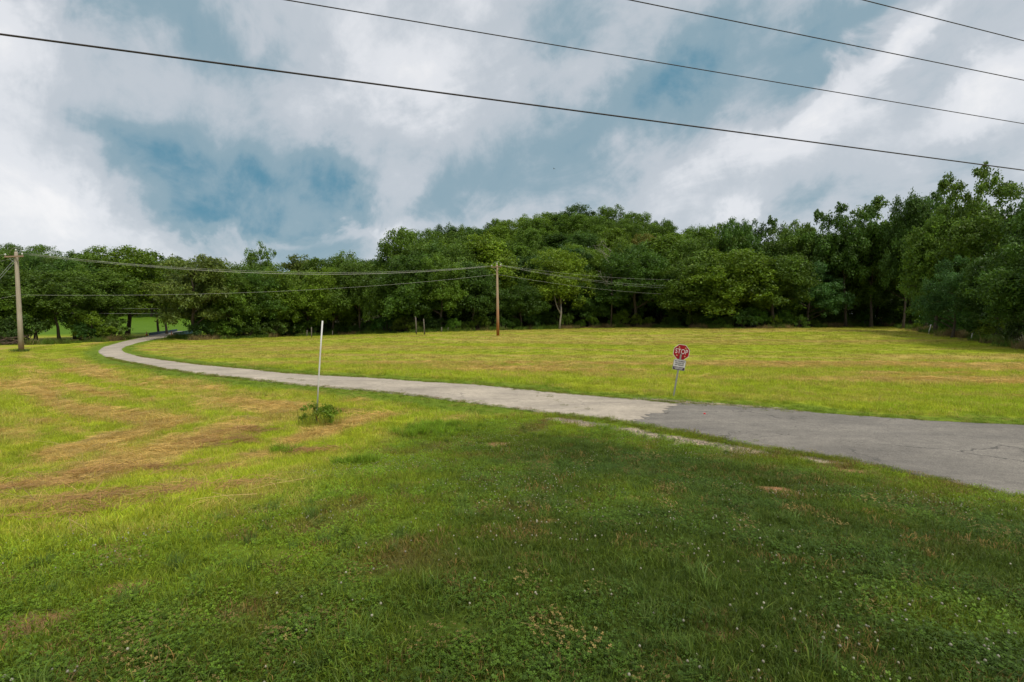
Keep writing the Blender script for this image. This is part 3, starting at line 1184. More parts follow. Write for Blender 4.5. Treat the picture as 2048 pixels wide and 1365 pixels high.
for (px, py, rr, nn, g) in ((840, 868, 0.35, 40, 1.0), (715, 930, 0.18, 18, 1.0), (850, 855, 0.3, 20, 1.1), (560, 905, 0.25, 12, 1.0), (900, 855, 0.4, 16, 1.0)):
    h = hit(px, py)
    x = h[0] + nr.normal(0, rr, nn); y = h[1] + nr.normal(0, rr * 0.6, nn)
    add_pts(x, y, nr.choice(I_TALL, nn), nr.uniform(0.7, 1.35, nn), np.array([0.21, 0.33, 0.02])[None] * g * nr.uniform(0.7, 1.3, nn)[:, None])
# tufts between road and lawn, and in the cracks of the lane
for pts, nn, wd, g in (([(1120, 833), (1200, 842), (1290, 855), (1379, 874), (1512, 900), (1600, 912), (1700, 926)], 260, 0.16, 1.0),
                       ([(806, 778), (820, 774.5), (835, 772.5)], 26, 0.05, 0.7), ([(798, 786), (815, 780), (840, 776)], 26, 0.05, 0.8),
                       ([(1000, 777), (1060, 780), (1120, 789)], 26, 0.15, 0.8), ([(1290, 803), (1400, 812), (1560, 824)], 50, 0.25, 0.9),
                       ([(1010, 781), (1070, 784), (1100, 800), (1180, 828)], 26, 0.2, 0.7), ([(560, 760), (600, 762), (640, 766)], 14, 0.15, 0.6)):
    W = np.array([hit(*p)[:2] for p in pts])
    tt = nr.uniform(0, len(W) - 1, nn); i0 = np.clip(tt.astype(int), 0, len(W) - 2); ff = (tt - i0)[:, None]
    Q = W[i0] * (1 - ff) + W[i0 + 1] * ff
    x, y = Q[:, 0] + nr.normal(0, wd, nn), Q[:, 1] + nr.normal(0, wd, nn)
    add_pts(x, y, nr.choice(I_LAWN + I_HAY, nn), nr.uniform(0.45, 0.9, nn) * (1 if wd > 0.1 else 0.45), np.array([0.20, 0.24, 0.02])[None] * g * nr.uniform(0.6, 1.3, nn)[:, None], 0.15, 0.03)
for E_, off in ((outer_r, -1), (inner_r, 1)):
    nn = 1500
    D_ = np.linalg.norm(E_, axis=1)
    ok = np.where((E_[:, 1] > 2) & (D_ < 62))[0]
    i0 = nr.choice(ok[:-1], nn); ff = nr.uniform(0, 1, nn)[:, None]
    Q = E_[i0] * (1 - ff) + E_[np.minimum(i0 + 1, len(E_) - 1)] * ff
    tg = E_[np.minimum(i0 + 1, len(E_) - 1)] - E_[i0]; tg /= np.linalg.norm(tg, axis=1, keepdims=True) + 1e-9
    nm = np.stack([-tg[:, 1], tg[:, 0]], 1)
    cl_ = fbm(i0 * 0.23, i0 * 0.0 + off, 231, 3)
    Q = Q + nm * (nr.normal(0, 0.09, nn) + (cl_ - 0.5) * 0.25 * nr.choice([-1, 1], nn))[:, None]
    g = nr.uniform(0.6, 1.25, nn)[:, None]
    cc_ = np.where((nr.uniform(0, 1, nn) < 0.25)[:, None], np.array([0.34, 0.25, 0.08])[None], np.array([0.19, 0.25, 0.02])[None]) * g
    add_pts(Q[:, 0], Q[:, 1], nr.choice(I_LAWN + I_HAY, nn), nr.uniform(0.35, 0.8, nn) * np.where(D_[i0] > 25, 1.3, 1.0), cc_, 0.15, 0.02)
flush('straw_grass', 'loose straw and fresh tufts lying on the cut field and lane edge')

# --- farther swaths: coarser tufts
x, y = make([wedge(30, 62, 4.0), wedge(62, 115, 1.1, 0.95)])
k = masks(x, y); keep = (k['road'] > 0.4) & ~inside(x, y, wood_poly) & ((y < 62) | (x > -62))
x, y = x[keep], y[keep]; k = {q: v[keep] for q, v in k.items()}; n = len(x)
c = field_color(x, y, k) * nr.uniform(0.6, 1.35, n)[:, None]
scatter('far_hay_grass', place(x, y, 0), rots(n, 0.1), nr.uniform(0.6, 1.1, n) * np.where(k['verge'] > .5, .5, 1) * np.where(y > 62, 1.5, 1.0), c * 1.35, nr.choice(I_FAR, n), bank, 'thin stubble across the farther field')

# --- rough uncut grass along the wood's edge
E = np.concatenate([resample(edge_w, 900)])
nn = 2600
i0 = nr.integers(0, len(E) - 1, nn)
x = E[i0, 0] + nr.normal(0, 0.8, nn); y = E[i0, 1] + nr.normal(0.6, 0.9, nn)
k = masks(x, y)
keep = k['road'] > 1.0
x, y = x[keep], y[keep]; n = len(x)
mixb = fbm(x * 0.25, y * 0.25, 201, 3)
cc = np.where((mixb > 0.56)[:, None], np.array([0.20, 0.15, 0.06])[None], np.array([0.09, 0.15, 0.015])[None]) * nr.uniform(0.6, 1.3, n)[:, None]
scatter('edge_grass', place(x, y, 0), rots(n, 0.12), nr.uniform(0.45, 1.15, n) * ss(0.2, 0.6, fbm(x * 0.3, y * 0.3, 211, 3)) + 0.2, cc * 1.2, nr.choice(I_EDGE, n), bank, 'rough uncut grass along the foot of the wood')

# --- gravel
P = []
for W, wd in gravel_lines:
    nn = int(900 * wd * len(W))
    tt = nr.uniform(0, len(W) - 1, nn); i0 = np.clip(tt.astype(int), 0, len(W) - 2); ff = (tt - i0)[:, None]
    Q = W[i0] * (1 - ff) + W[i0 + 1] * ff
    P.append(Q + nr.normal(0, wd * 0.5, Q.shape))
P = np.concatenate(P); x, y = P[:, 0], P[:, 1]; n = len(x)
scatter('gravel', place(x, y, 0, 0.012 + 0.0), rots(n, 0.3), nr.uniform(0.4, 1.3, n), np.array([0.36, 0.31, 0.25])[None] * nr.uniform(0.6, 1.3, n)[:, None], nr.choice(I_PEB, n), bank, 'loose gravel spilled along the edges of the lane')

# ------------------------------------------------------------------ trees
def make_crown(seed, H, R, cb, nl, ns, m, leaf=(0.22, 0.42), lobe=(0.20, 0.34), rad=(0.5, 1.0), taper=0.0, upright=0.0, aspect=0.55):
    """a crown as leaf sprays on clumps; returns mesh arrays and the lobe centres"""
    rng = np.random.default_rng(seed)
    u = rng.uniform(-0.75, 1, nl); a = rng.uniform(0, 2 * PI, nl)
    q = rng.uniform(rad[0] ** 2, rad[1] ** 2, nl) ** 0.5
    s = np.sqrt(1 - u * u)
    cz, hz = cb + (H - cb) * 0.5, (H - cb) * 0.5
    wid = 1 - taper * (u * q * 0.5 + 0.5)
    L = np.stack([R * q * s * np.cos(a) * wid, R * q * s * np.sin(a) * wid, cz + hz * q * u * 0.92], 1)
    lr = R * rng.uniform(lobe[0], lobe[1], nl)
    lv = rng.uniform(0.8, 1.2, nl)
    # sub clumps on each lobe
    d = rng.normal(size=(nl, ns, 3)); d[..., 2] = d[..., 2] * 0.7 + 0.35
    d /= np.linalg.norm(d, axis=2, keepdims=True)
    S = L[:, None] + d * (lr[:, None, None] * rng.uniform(0.55, 1.0, (nl, ns, 1))) * np.array([1, 1, 0.95])
    sr = lr[:, None] * rng.uniform(0.36, 0.62, (nl, ns))
    sv = lv[:, None] * rng.uniform(0.85, 1.15, (nl, ns))
    e = rng.normal(size=(nl, ns, m, 3)); e[..., 2] += 0.45
    e /= np.linalg.norm(e, axis=3, keepdims=True)
    Pp = S[:, :, None] + e * (sr[:, :, None, None] * rng.uniform(0.35, 1.1, (nl, ns, m, 1))) * np.array([1, 1, 0.95])
    n = nl * ns * m
    Pp = Pp.reshape(n, 3); e = e.reshape(n, 3)
    v = (sv[:, :, None] * rng.uniform(0.78, 1.22, (nl, ns, m))).reshape(n)
    nrm = e * 0.75 + np.array([0, 0, 0.25]) + rng.normal(size=(n, 3)) * 0.5
    nrm /= np.linalg.norm(nrm, axis=1, keepdims=True)
    t = rng.normal(size=(n, 3)) + np.array([0, 0, upright * 2.0]) + e * 0.4
    t -= nrm * np.sum(t * nrm, 1, keepdims=True)
    t /= np.linalg.norm(t, axis=1, keepdims=True)
    b = np.cross(nrm, t)
    ln = rng.uniform(leaf[0], leaf[1], (n, 1)); w = ln * aspect
    droop = -nrm * ln * 0.12
    V = np.stack([Pp - t * ln * 0.5, Pp + b * w * 0.5 - t * ln * .05, Pp + t * ln * 0.5 + droop, Pp - b * w * 0.5 - t * ln * .05], 1).reshape(-1, 3)
    V[:, 2] = np.maximum(V[:, 2], 0.05)
    F = np.arange(n * 4).reshape(n, 4)
    hue = rng.uniform(-0.1, 0.1, n)
    B = np.stack([v * (1 + hue), v, v * (1 - hue)], 1)
    B = np.repeat(B, 4, 0)
    return V, F, B, L


def make_trunk(seed, H, cb, L, r0, fork=None, nl=12):
    rng = random.Random(seed)
    mb = MB()
    top = H * 0.82
    pts, rad = [], []
    ox = oy = 0.0
    for i in range(8):
        f = i / 7.0
        pts.append((ox, oy, -0.3 + (top + 0.3) * f)); rad.append(r0 * (1 - f) ** 0.8 + r0 * 0.08 + (r0 * 0.5 if i == 0 else 0))
        ox += rng.uniform(-.28, .28); oy += rng.uniform(-.28, .28)
    mb.tube(pts, rad, 7)
    idx = list(range(len(L))); rng.shuffle(idx)
    for k in idx[:nl]:
        e = L[k]
        z0 = max(cb * 0.7 + 0.6, min(e[2] - 0.35 * math.hypot(e[0], e[1]) - 0.4, top * 0.9))
        f = (z0 + 0.3) / (top + 0.3); j = min(int(f * 7), 6); g = f * 7 - j
        p0 = Vector(pts[j]).lerp(Vector(pts[j + 1]), g)
        rr = (rad[j] * (1 - g) + rad[j + 1] * g) * 0.55
        p3 = Vector(e)
        p1 = p0.lerp(p3, 0.35) + Vector((rng.uniform(-.3, .3), rng.uniform(-.3, .3), 0.25))
        p2 = p0.lerp(p3, 0.7) + Vector((rng.uniform(-.3, .3), rng.uniform(-.3, .3), 0.35))
        mb.tube([p0, p1, p2, p3], [rr, rr * 0.75, rr * 0.5, rr * 0.2], 5, False)
    return mb


PROTO = {}


def tree_proto(key, seed, H, R, cb, r0=0.26, bark='bark', **kw):
    V, F, B, L = make_crown(seed, H, R, cb, **kw)
    cm = np_mesh('crown_' + key, V, F, M['leaf'], {'bv': B})
    tm = make_trunk(seed + 99, H, cb, L, r0)
    to = tm.build('trunk_' + key, M[bark], None, True, link=False)
    PROTO[key] = (cm, to.data, H, R)
    bpy.data.objects.remove(to)


LF = (0.22, 0.46)
for i in range(3):
    tree_proto('round%d' % i, 10 + i, 16, 6.2, 2.2, nl=64, ns=8, m=60, lobe=(0.24, 0.40), rad=(0.35, 0.95), leaf=LF)
    tree_proto('edge%d' % i, 20 + i, 15, 5.8, 0.1, nl=78, ns=8, m=56, taper=0.25, lobe=(0.22, 0.38), rad=(0.35, 0.95), leaf=LF)
for i in range(2):
    tree_proto('open%d' % i, 30 + i, 18, 6.0, 4.0, nl=44, ns=8, m=54, lobe=(0.17, 0.30), rad=(0.25, 1.0), leaf=(0.28, 0.5))
    tree_proto('layer%d' % i, 40 + i, 15, 6.0, 0.8, nl=70, ns=8, m=54, lobe=(0.19, 0.32), leaf=(0.2, 0.4), rad=(0.35, 1.0))
    tree_proto('feather%d' % i, 50 + i, 14, 5.6, 0.4, nl=70, ns=7, m=50, leaf=(0.4, 0.8), aspect=0.26, upright=0.9, lobe=(0.2, 0.36), rad=(0.35, 0.95))
    tree_proto('narrow%d' % i, 60 + i, 15, 3.6, 1.2, nl=48, ns=8, m=54, lobe=(0.3, 0.48), taper=0.35, leaf=LF, rad=(0.3, .95))
tree_proto('airy0', 70, 14, 4.2, 6.0, 0.2, nl=24, ns=7, m=44, lobe=(0.18, 0.32), rad=(0.3, 1.0))
for i in range(3):
    V, F, B, L = make_crown(80 + i, 3.0, 1.9, 0.1, nl=20, ns=6, m=30, leaf=(0.14, 0.28), lobe=(0.26, 0.44))
    cm = np_mesh('crown_shrub%d' % i, V, F, M['leaf'], {'bv': B})
    mb = MB()
    rr = random.Random(i)
    for e in L[:7]:
        mb.tube([(0, 0, -0.1), (e[0] * .4, e[1] * .4, e[2] * .5), tuple(e)], [0.05, 0.035, 0.012], 5, False)
    to = mb.build('stem', M['bark'], None, True, link=False)
    PROTO['shrub%d' % i] = (cm, to.data, 3.0, 1.9); bpy.data.objects.remove(to)

TINT = {
    'mid': (1.0, 1.0, 1.0), 'bright': (1.32, 1.24, 0.9), 'yellow': (1.65, 1.45, 0.9), 'dark': (0.68, 0.78, 1.0), 'deep': (0.50, 0.64, 0.95),
    'olive': (1.25, 0.98, 1.9), 'blue': (0.70, 0.92, 1.9), 'brown': (1.5, 0.80, 1.5),
}
WORD = {'mid': 'mid-green', 'bright': 'bright green', 'yellow': 'yellow-green', 'dark': 'dark green', 'deep': 'deep green', 'olive': 'olive-grey', 'blue': 'cool grey-green', 'brown': 'brownish'}
SHAPE = {'round': 'round-crowned', 'edge': 'low-branching', 'open': 'open-crowned', 'layer': 'layered', 'feather': 'feathery', 'narrow': 'narrow', 'airy': 'sparse airy', 'shrub': 'bushy'}
ORD = ['first', 'second', 'third', 'fourth', 'fifth', 'sixth', 'seventh', 'eighth', 'ninth', 'tenth', 'eleventh', 'twelfth', 'thirteenth', 'fourteenth', 'fifteenth',
       'sixteenth', 'seventeenth', 'eighteenth', 'nineteenth', 'twentieth']
TENS = ['', '', 'twenty', 'thirty', 'forty', 'fifty']
TENTH = ['', '', 'twentieth', 'thirtieth', 'fortieth', 'fiftieth']


def ordinal(i):
    if i < 20: return ORD[i]
    t, u = divmod(i + 1, 10)
    return TENTH[t] if u == 0 else TENS[t] + '-' + ORD[u - 1]


trng = random.Random(77)
ROWS = {}


def add_tree(row, key, tint, px, depth, top_y, w_px, lean=0.0, name='broadleaf_tree', label=None, trunk_mat=None, rz=None):
    """depth: distance along the view; top_y: height of its top in the photograph; w_px: crown width there"""
    p = at_depth(px, depth)
    cm, tm, H0, R0 = PROTO[key]
    h = z_at(top_y, depth) - p[2]
    r = w_px / 2048.0 * depth * 1.12
    sz = h / H0 / 0.99; sx = r / R0
    o = empty(name, (p[0], p[1], p[2] - 0.05), (0, lean, trng.uniform(0, 2 * PI) if rz is None else rz))
    o.scale = (sx, sx, sz)
    tr = bpy.data.objects.new('trunk', tm); cr = bpy.data.objects.new('crown', cm)
    for q in (tr, cr):
        COL.objects.link(q); q.parent = o
    j = [trng.uniform(0.85, 1.15) for _ in range(3)]
    b = trng.uniform(0.85, 1.15)
    t = TINT[tint]
    cr.color = (t[0] * b * (0.9 + 0.1 * j[0]), t[1] * b, t[2] * b * j[2], 1)
    ROWS.setdefault(row, []).append((px / 1.0, o, key.rstrip('0123456789'), tint, label))
    return o


# front of the wood: (x in the photo, top y, crown width, kind, tint)
front = [(-60, 530, 150, 'edge0', 'mid'), (30, 568, 120, 'edge1', 'mid'), (118, 548, 120, 'open0', 'mid'), (190, 535, 120, 'round0', 'mid'), (252, 497, 170, 'round1', 'bright'),
         (392, 508, 135, 'feather0', 'olive'), (462, 532, 105, 'edge2', 'mid'), (512, 545, 95, 'layer1', 'dark'), (560, 532, 100, 'edge0', 'bright'),
         (618, 545, 95, 'layer0', 'bright'), (668, 530, 100, 'edge1', 'bright'), (722, 520, 105, 'round2', 'mid'), (772, 530, 90, 'edge2', 'mid'), (826, 500, 120, 'edge0', 'dark'),
         (884, 515, 110, 'layer1', 'mid'), (945, 520, 105, 'edge1', 'dark'), (1040, 560, 95, 'layer0', 'dark'), (1112, 502, 125, 'round1', 'yellow'),
         (1180, 560, 80, 'edge2', 'dark'), (1268, 498, 150, 'layer1', 'dark'), (1385, 520, 130, 'edge0', 'mid'), (1462, 492, 160, 'edge1', 'bright'), (1545, 500, 130, 'edge2', 'mid'), (1620, 530, 110, 'layer0', 'blue'),
         (1690, 505, 110, 'edge0', 'mid'), (1755, 520, 100, 'layer1', 'mid'), (1822, 455, 120, 'round0', 'mid')]
edge_x = np.array([p[0] for p in edge_px]); edge_d = edge_w[:, 1]


def edge_depth(px):
    return float(np.interp(px, edge_x, edge_d))


for (px, ty, w, key, ti) in front:
    extra = 3.0 if px > 330 else (9.0 if px > 150 else 6.0)
    add_tree('front', key, ti, px, edge_depth(px) + extra, ty, w)
# the tall stand on the right, nearer
for (px, dp, ty, w, key, ti) in ((1872, 74, 425, 120, 'edge1', 'mid'), (1930, 72, 338, 120, 'open0', 'mid'), (1905, 63, 520, 100, 'layer0', 'blue'), (2000, 64, 372, 150, 'open1', 'mid'),
                                 (1990, 58, 500, 110, 'edge2', 'dark'), (2062, 52, 400, 150, 'round2', 'dark'), (2065, 46, 470, 150, 'edge0', 'dark'), (2150, 48, 360, 190, 'round0', 'dark'), (2230, 40, 380, 220, 'edge1', 'dark')):
    add_tree('stand', key, ti, px, dp, ty, w)
# second rank
second = [(-20, 500, 150, 'round2', 'mid'), (70, 540, 120, 'round2', 'mid'), (150, 512, 130, 'edge1', 'dark'), (215, 500, 110, 'round0', 'mid'), (334, 512, 90, 'open0', 'dark'),
          (432, 520, 100, 'edge0', 'dark'), (488, 525, 100, 'round2', 'mid'), (600, 512, 80, 'narrow0', 'olive'), (636, 512, 70, 'narrow1', 'mid'), (545, 528, 90, 'edge1', 'dark'),
          (690, 508, 100, 'round0', 'mid'), (745, 506, 100, 'edge2', 'dark'), (806, 462, 120, 'round1', 'mid'), (856, 480, 110, 'edge0', 'dark'), (915, 480, 110, 'edge1', 'mid'),
          (968, 470, 105, 'narrow0', 'yellow'), (1000, 492, 90, 'narrow1', 'yellow'), (1060, 500, 110, 'edge2', 'dark'), (1150, 490, 110, 'edge0', 'deep'), (1215, 482, 100, 'layer0', 'bright'), (1330, 470, 120, 'narrow0', 'bright'),
          (1380, 470, 120, 'edge1', 'mid'), (1440, 470, 110, 'feather1', 'mid'), (1500, 470, 110, 'edge2', 'dark'), (1580, 462, 120, 'edge0', 'mid'), (1655, 470, 110, 'round2', 'dark'), (1725, 460, 120, 'edge1', 'dark'),
          (1795, 440, 110, 'edge2', 'deep'), (1850, 400, 110, 'round1', 'dark')]
for (px, ty, w, key, ti) in second:
    add_tree('second', key, ti, px, edge_depth(px) + trng.uniform(11, 16), ty, w)
for j, px in enumerate(range(1290, 1960, 62)):
    add_tree('third', ['edge0', 'edge2', 'edge1'][j % 3], ['dark', 'deep', 'mid'][j % 3], px, edge_depth(px) + trng.uniform(22, 30), 490 + trng.uniform(-15, 15) - max(0, px - 1750) * 0.2, 110)
for j, px in enumerate(range(440, 1280, 60)):
    add_tree('third', ['edge1', 'edge0', 'edge2'][j % 3], ['dark', 'mid', 'deep'][j % 3], px, edge_depth(px) + trng.uniform(20, 26), 545 + trng.uniform(-10, 10) - max(0, px - 760) * 0.05, 100)
# tree tops standing above them
for (px, dp, ty, w, key, ti) in ((522, 135, 478, 62, 'airy0', 'mid'), (1472, 112, 437, 90, 'feather1', 'dark'), (1535, 112, 441, 80, 'open0', 'dark'), (1590, 112, 440, 85, 'feather0', 'mid'),
                                 (1645, 104, 428, 90, 'open1', 'dark'), (1692, 100, 411, 105, 'open0', 'dark'), (1742, 100, 406, 105, 'open1', 'mid'), (1806, 92, 393, 85, 'round2', 'dark'), (1850, 88, 385, 90, 'open0', 'dark'),
                                 (1412, 125, 452, 100, 'feather0', 'mid')):
    add_tree('tops', key, ti, px, dp, ty, w)
# the hill
hk = ['round0', 'round1', 'round2', 'edge0', 'edge1', 'narrow0', 'layer1', 'round1', 'edge2']
ht = ['mid', 'mid', 'dark', 'mid', 'bright', 'dark', 'mid']
sky_x = [700, 760, 790, 860, 890, 920, 960, 1000, 1050, 1100, 1140, 1180, 1210, 1250, 1300, 1340, 1370, 1420, 1460]
sky_y = [520, 505, 470, 452, 450, 440, 442, 434, 424, 422, 413, 417, 412, 417, 430, 442, 455, 458, 470]
for r_i, (dp, f) in enumerate(((122, 0.28), (136, 0.50), (150, 0.70), (164, 0.87), (178, 0.99))):
    n_ = 11
    x0, x1 = 800 + r_i * 8, 1440 - r_i * 6
    for j in range(n_):
        px = x0 + (x1 - x0) * (j + 0.5 * (r_i % 2)) / (n_ - 0.5) + trng.uniform(-12, 12)
        sk = float(np.interp(px, sky_x, sky_y))
        ty = 560 + (sk - 560) * f + trng.uniform(-7, 9)
        if r_i == 4: ty = sk + trng.uniform(-4, 9)
        key = trng.choice(hk if r_i < 4 else hk[:5]); ti = trng.choice(ht)
        add_tree('hill%d' % r_i, key, ti, px, dp + trng.uniform(-3, 3), ty, trng.uniform(78, 108) * 140.0 / dp)
add_tree('hill2', 'round0', 'brown', 1285, 147, 470, 55)
# wooded rise far off on the left
for r_i, (dp, base_t) in enumerate(((205, 505), (232, 493))):
    for j in range(11):
        px = -110 + j * 58 + r_i * 26 + trng.uniform(-8, 8)
        sk = float(np.interp(px, [-120, 0, 60, 130, 200, 330, 420, 520], [492, 487, 484, 497, 512, 530, 540, 545]))
        add_tree('rise%d' % r_i, trng.choice(['round0', 'round1', 'edge0', 'edge1']), trng.choice(['mid', 'dark', 'mid']), px, dp, sk + (16 if r_i == 0 else 0) + trng.uniform(-5, 5), 66)
# tree with the dark leaning trunk beyond the lane, seen against the meadow
add_tree('front', 'open1', 'dark', 318, 118, 515, 95, lean=-0.10, rz=1.0)

# undergrowth
srng = random.Random(12)
shr = []
for px in list(range(425, 1010, 23)) + list(range(1030, 1860, 27)):
    shr.append((px + srng.uniform(-8, 8), edge_depth(px) + srng.uniform(0.8, 3.0), srng.uniform(1.6, 3.6), 'shrubs' if px < 1010 else 'shrubs_r'))
for px in range(430, 1850, 42):
    shr.append((px + srng.uniform(-12, 12), edge_depth(px) + srng.uniform(7, 10), srng.uniform(3.5, 6.0), 'shrubs_b'))
for px, h in ((-40, 3.0), (20, 3.2), (48, 4.2), (158, 3.2), (182, 4.4), (205, 3.6), (226, 4.4),  (1870, 3.0), (1900, 3.2), (1935, 3.4), (1975, 3.4), (2010, 3.0), (2050, 3.0), (2100, 3.2)):
    shr.append((px, edge_depth(px) + srng.uniform(1.5, 4), h, 'shrubs_w' if px < 400 else 'shrubs_e'))
for px in range(1490, 2010, 30):
    shr.append((px + srng.uniform(-8, 8), edge_depth(px) + srng.uniform(13, 18), srng.uniform(5.0, 7.5), 'shrubs_d'))
for px, dd, h in ((402, 2.0, 3.2), (424, 2.5, 3.8), (446, 2.0, 3.4)):
    shr.append((px, edge_depth(px) + dd, h, 'shrubs'))
for i, (px, dp, h, srow) in enumerate(shr):
    key = 'shrub%d' % (i % 3)
    p = at_depth(px, dp)
    cm, tm, H0, R0 = PROTO[key]
    o = empty('shrub', (p[0], p[1], p[2] - 0.03), (0, 0, srng.uniform(0, 6)))
    s = h / H0
    o.scale = (s * srng.uniform(0.8, 1.15),) * 2 + (s,)
    for nm, me_ in (('stem', tm), ('foliage', cm)):
        q = bpy.data.objects.new(nm, me_); COL.objects.link(q); q.parent = o
        t = TINT[srng.choice(['mid', 'dark', 'mid', 'bright', 'deep'])]
        q.color = tuple(c * srng.uniform(0.85, 1.1) for c in t) + (1,)
    ROWS.setdefault(srow, []).append((px, o, 'shrub', 'mid', None))

ROWTXT = {
    'front': ('tree in the foremost rank of the wood', 'trees along the front of the wood'),
    'second': ('tree in the second rank behind the wood edge', 'trees in the second rank'),
    'third': ('tree deep in the wood behind the second rank', 'trees deep in the wood'),
    'stand': ('tree of the tall stand at the right edge', 'tall trees at the right edge'),
    'tops': ('tree top rising above the wood against the sky', 'tree tops above the wood'),
    'hill0': ('tree in the lowest row on the hill', 'hill trees, lowest row'),
    'hill1': ('tree in the second row up the hill', 'hill trees, second row'),
    'hill2': ('tree halfway up the hill', 'hill trees, middle row'),
    'hill3': ('tree in the row below the hilltop', 'hill trees, upper row'),
    'hill4': ('tree on the skyline of the hill', 'hill trees on the skyline'),
    'rise0': ('tree at the foot of the far wooded rise', 'trees at the foot of the far rise'),
    'rise1': ('tree on top of the far wooded rise', 'trees on top of the far rise'),
    'shrubs': ('shrub at the wood foot left of the brown pole', 'shrubs left of the brown pole'),
    'shrubs_r': ('shrub at the wood foot right of the brown pole', 'shrubs right of the brown pole'),
    'shrubs_b': ('taller shrub deeper under the trees', 'taller shrubs under the trees'),
    'shrubs_d': ('tall dim shrub deep inside the right wood', 'tall shrubs far inside the wood'),
    'shrubs_w': ('shrub under the trees left of the bridge', 'shrubs left of the bridge'),
    'shrubs_e': ('shrub under the tall stand at the right edge', 'shrubs at the right edge'),
}
for row, lst in ROWS.items():
    lst.sort(key=lambda q: q[0])
    for i, (px, o, shp, ti, lab) in enumerate(lst):
        txt, grp = ROWTXT[row]
        if row.startswith('shrubs'):
            l = 'leafy green %s, %s from the left' % (txt, ordinal(i))
        else:
            l = '%s %s %s, %s from left' % (WORD[ti], SHAPE[shp], txt, ordinal(i))
        tag(o, lab or l, 'shrub' if row.startswith('shrubs') else 'tree', grp)


# dead snag hanging with bare limbs on the hillside, and pale slender trunks at the wood edge
def limb(mb, p, d, L, r, rng, lev):
    pts, rad = [p], [r]
    q = Vector(p); dd = Vector(d).normalized()
    for i in range(4):
        dd = (dd + Vector((rng.uniform(-.35, .35), rng.uniform(-.2, .2), rng.uniform(-.25, .3)))).normalized()
        q = q + dd * L / 4; pts.append(tuple(q)); rad.append(r * (1 - (i + 1) / 4.6))
        if lev > 0 and i >= 1:
            limb(mb, tuple(q), dd + Vector((rng.uniform(-.9, .9), rng.uniform(-.4, .4), rng.uniform(-.5, .8))), L * 0.5, r * 0.6, rng, lev - 1)
    mb.tube(pts, rad, 5, False)


r_ = random.Random(21)
p = at_depth(1222, edge_depth(1222) + 0.5)
dt = empty('dead_tree', tuple(p))
ztop = z_at(485, p[1]) - p[2]
tb = MB(); tb.tube([(0, 0, -0.2), (0.2, 0, ztop * .35), (-0.1, 0, ztop * .7), (-0.4, 0, ztop * .95)], [0.16, 0.13, 0.09, 0.04], 6)
tb.build('trunk', M['bark'], dt, True)
for (zf, dx, dz, L) in ((0.90, -1, 0.6, 2.6), (0.82, -1, 0.35, 3.0), (0.75, -1.0, 0.15, 3.4), (0.62, 0.7, 0.5, 2.2), (0.50, -0.9, 0.3, 2.8), (0.44, -0.8, 0.6, 2.4), (0.40, 0.8, -0.3, 2.4)):
    b_ = MB(); limb(b_, (-0.15, -0.1, ztop * zf), (dx, -0.35, dz), L, 0.075, r_, 2)
    b_.build('branch', M['dead'], dt, True)
tag(dt, 'bleached dead tree with bare pale branches on the wooded slope', 'tree')

mat_sap = mat_bark('sapling_bark', (0.09, 0.08, 0.06), (0.19, 0.165, 0.13))
for i, (px, y0, y1, rr, lab) in enumerate(((833, 668, 634, 0.13, 'taller pale bare sapling trunk, first of the close pair at the wood edge'), (849, 668, 638, 0.12, 'pale bare sapling trunk, second of the close pair at the wood edge'))):
    h = hit(px, y0 + 1.5)
    zt = z_at(y1, h[1]) - h[2]
    b_ = MB().tube([(0, 0, -0.1), (-0.05, 0, zt * .5), (-0.12, 0, zt)], [rr, rr * .85, rr * .6], 7)
    o = b_.build('sapling_trunk', mat_sap, None, True); o.location = h
    tag(o, lab, 'tree trunk', 'pale sapling trunks at the wood edge')
mat_post = mat_bark('weathered_post', (0.11, 0.095, 0.075), (0.21, 0.185, 0.15))
for i, (px, y0, y1, lab) in enumerate(((614, 674, 661, 'short grey wooden fence post, leftmost before the wood'), (623, 676, 655, 'taller grey wooden fence post beside the leftmost short one'),
                                       (665, 672, 662, 'grey wooden fence post just behind the tall white stake'), (883, 665, 655, 'grey fence post at the wood edge, first right of the saplings'),
                                       (896, 664, 656, 'grey fence post at the wood edge, second right of the saplings'))):
    h = hit(px, y0)
    zt = z_at(y1, h[1]) - h[2]
    b_ = MB().tube([(0, 0, -0.2), (0.01, 0, zt * .5), (0.03, 0, zt), (0.03, 0, zt + 0.04)], [0.10, 0.095, 0.085, 0.05], 8)
    o = b_.build('fence_post', mat_post, None, True); o.location = h
    tag(o, lab, 'fence post', 'old fence posts at the wood edge')

# pale forked trunk of the yellow-green tree
h = hit(1119, 659)
ft = empty('forked_tree', tuple(h))
MB().tube([(0, 0, -0.2), (0.1, 0, 1.6), (0.35, 0, 3.4), (0.3, 0, 5.2)], [0.28, 0.2, 0.16, 0.12], 8).build('trunk', M['pale_bark'], ft, True)
MB().tube([(0.3, 0, 3.2), (-0.4, 0, 4.4), (-0.9, 0.1, 6.0), (-1.2, 0.2, 8.0), (-1.5, 0.3, 9.2)], [0.15, 0.13, 0.12, 0.1, 0.05], 8).build('limb', M['pale_bark'], ft, True)
MB().tube([(0.3, 0, 4.9), (0.25, 0.1, 6.5), (0.2, 0.3, 8.6)], [0.12, 0.09, 0.05], 8).build('limb', M['pale_bark'], ft, True)
tag(ft, 'pale forked trunk standing out against the yellow-green tree', 'tree')

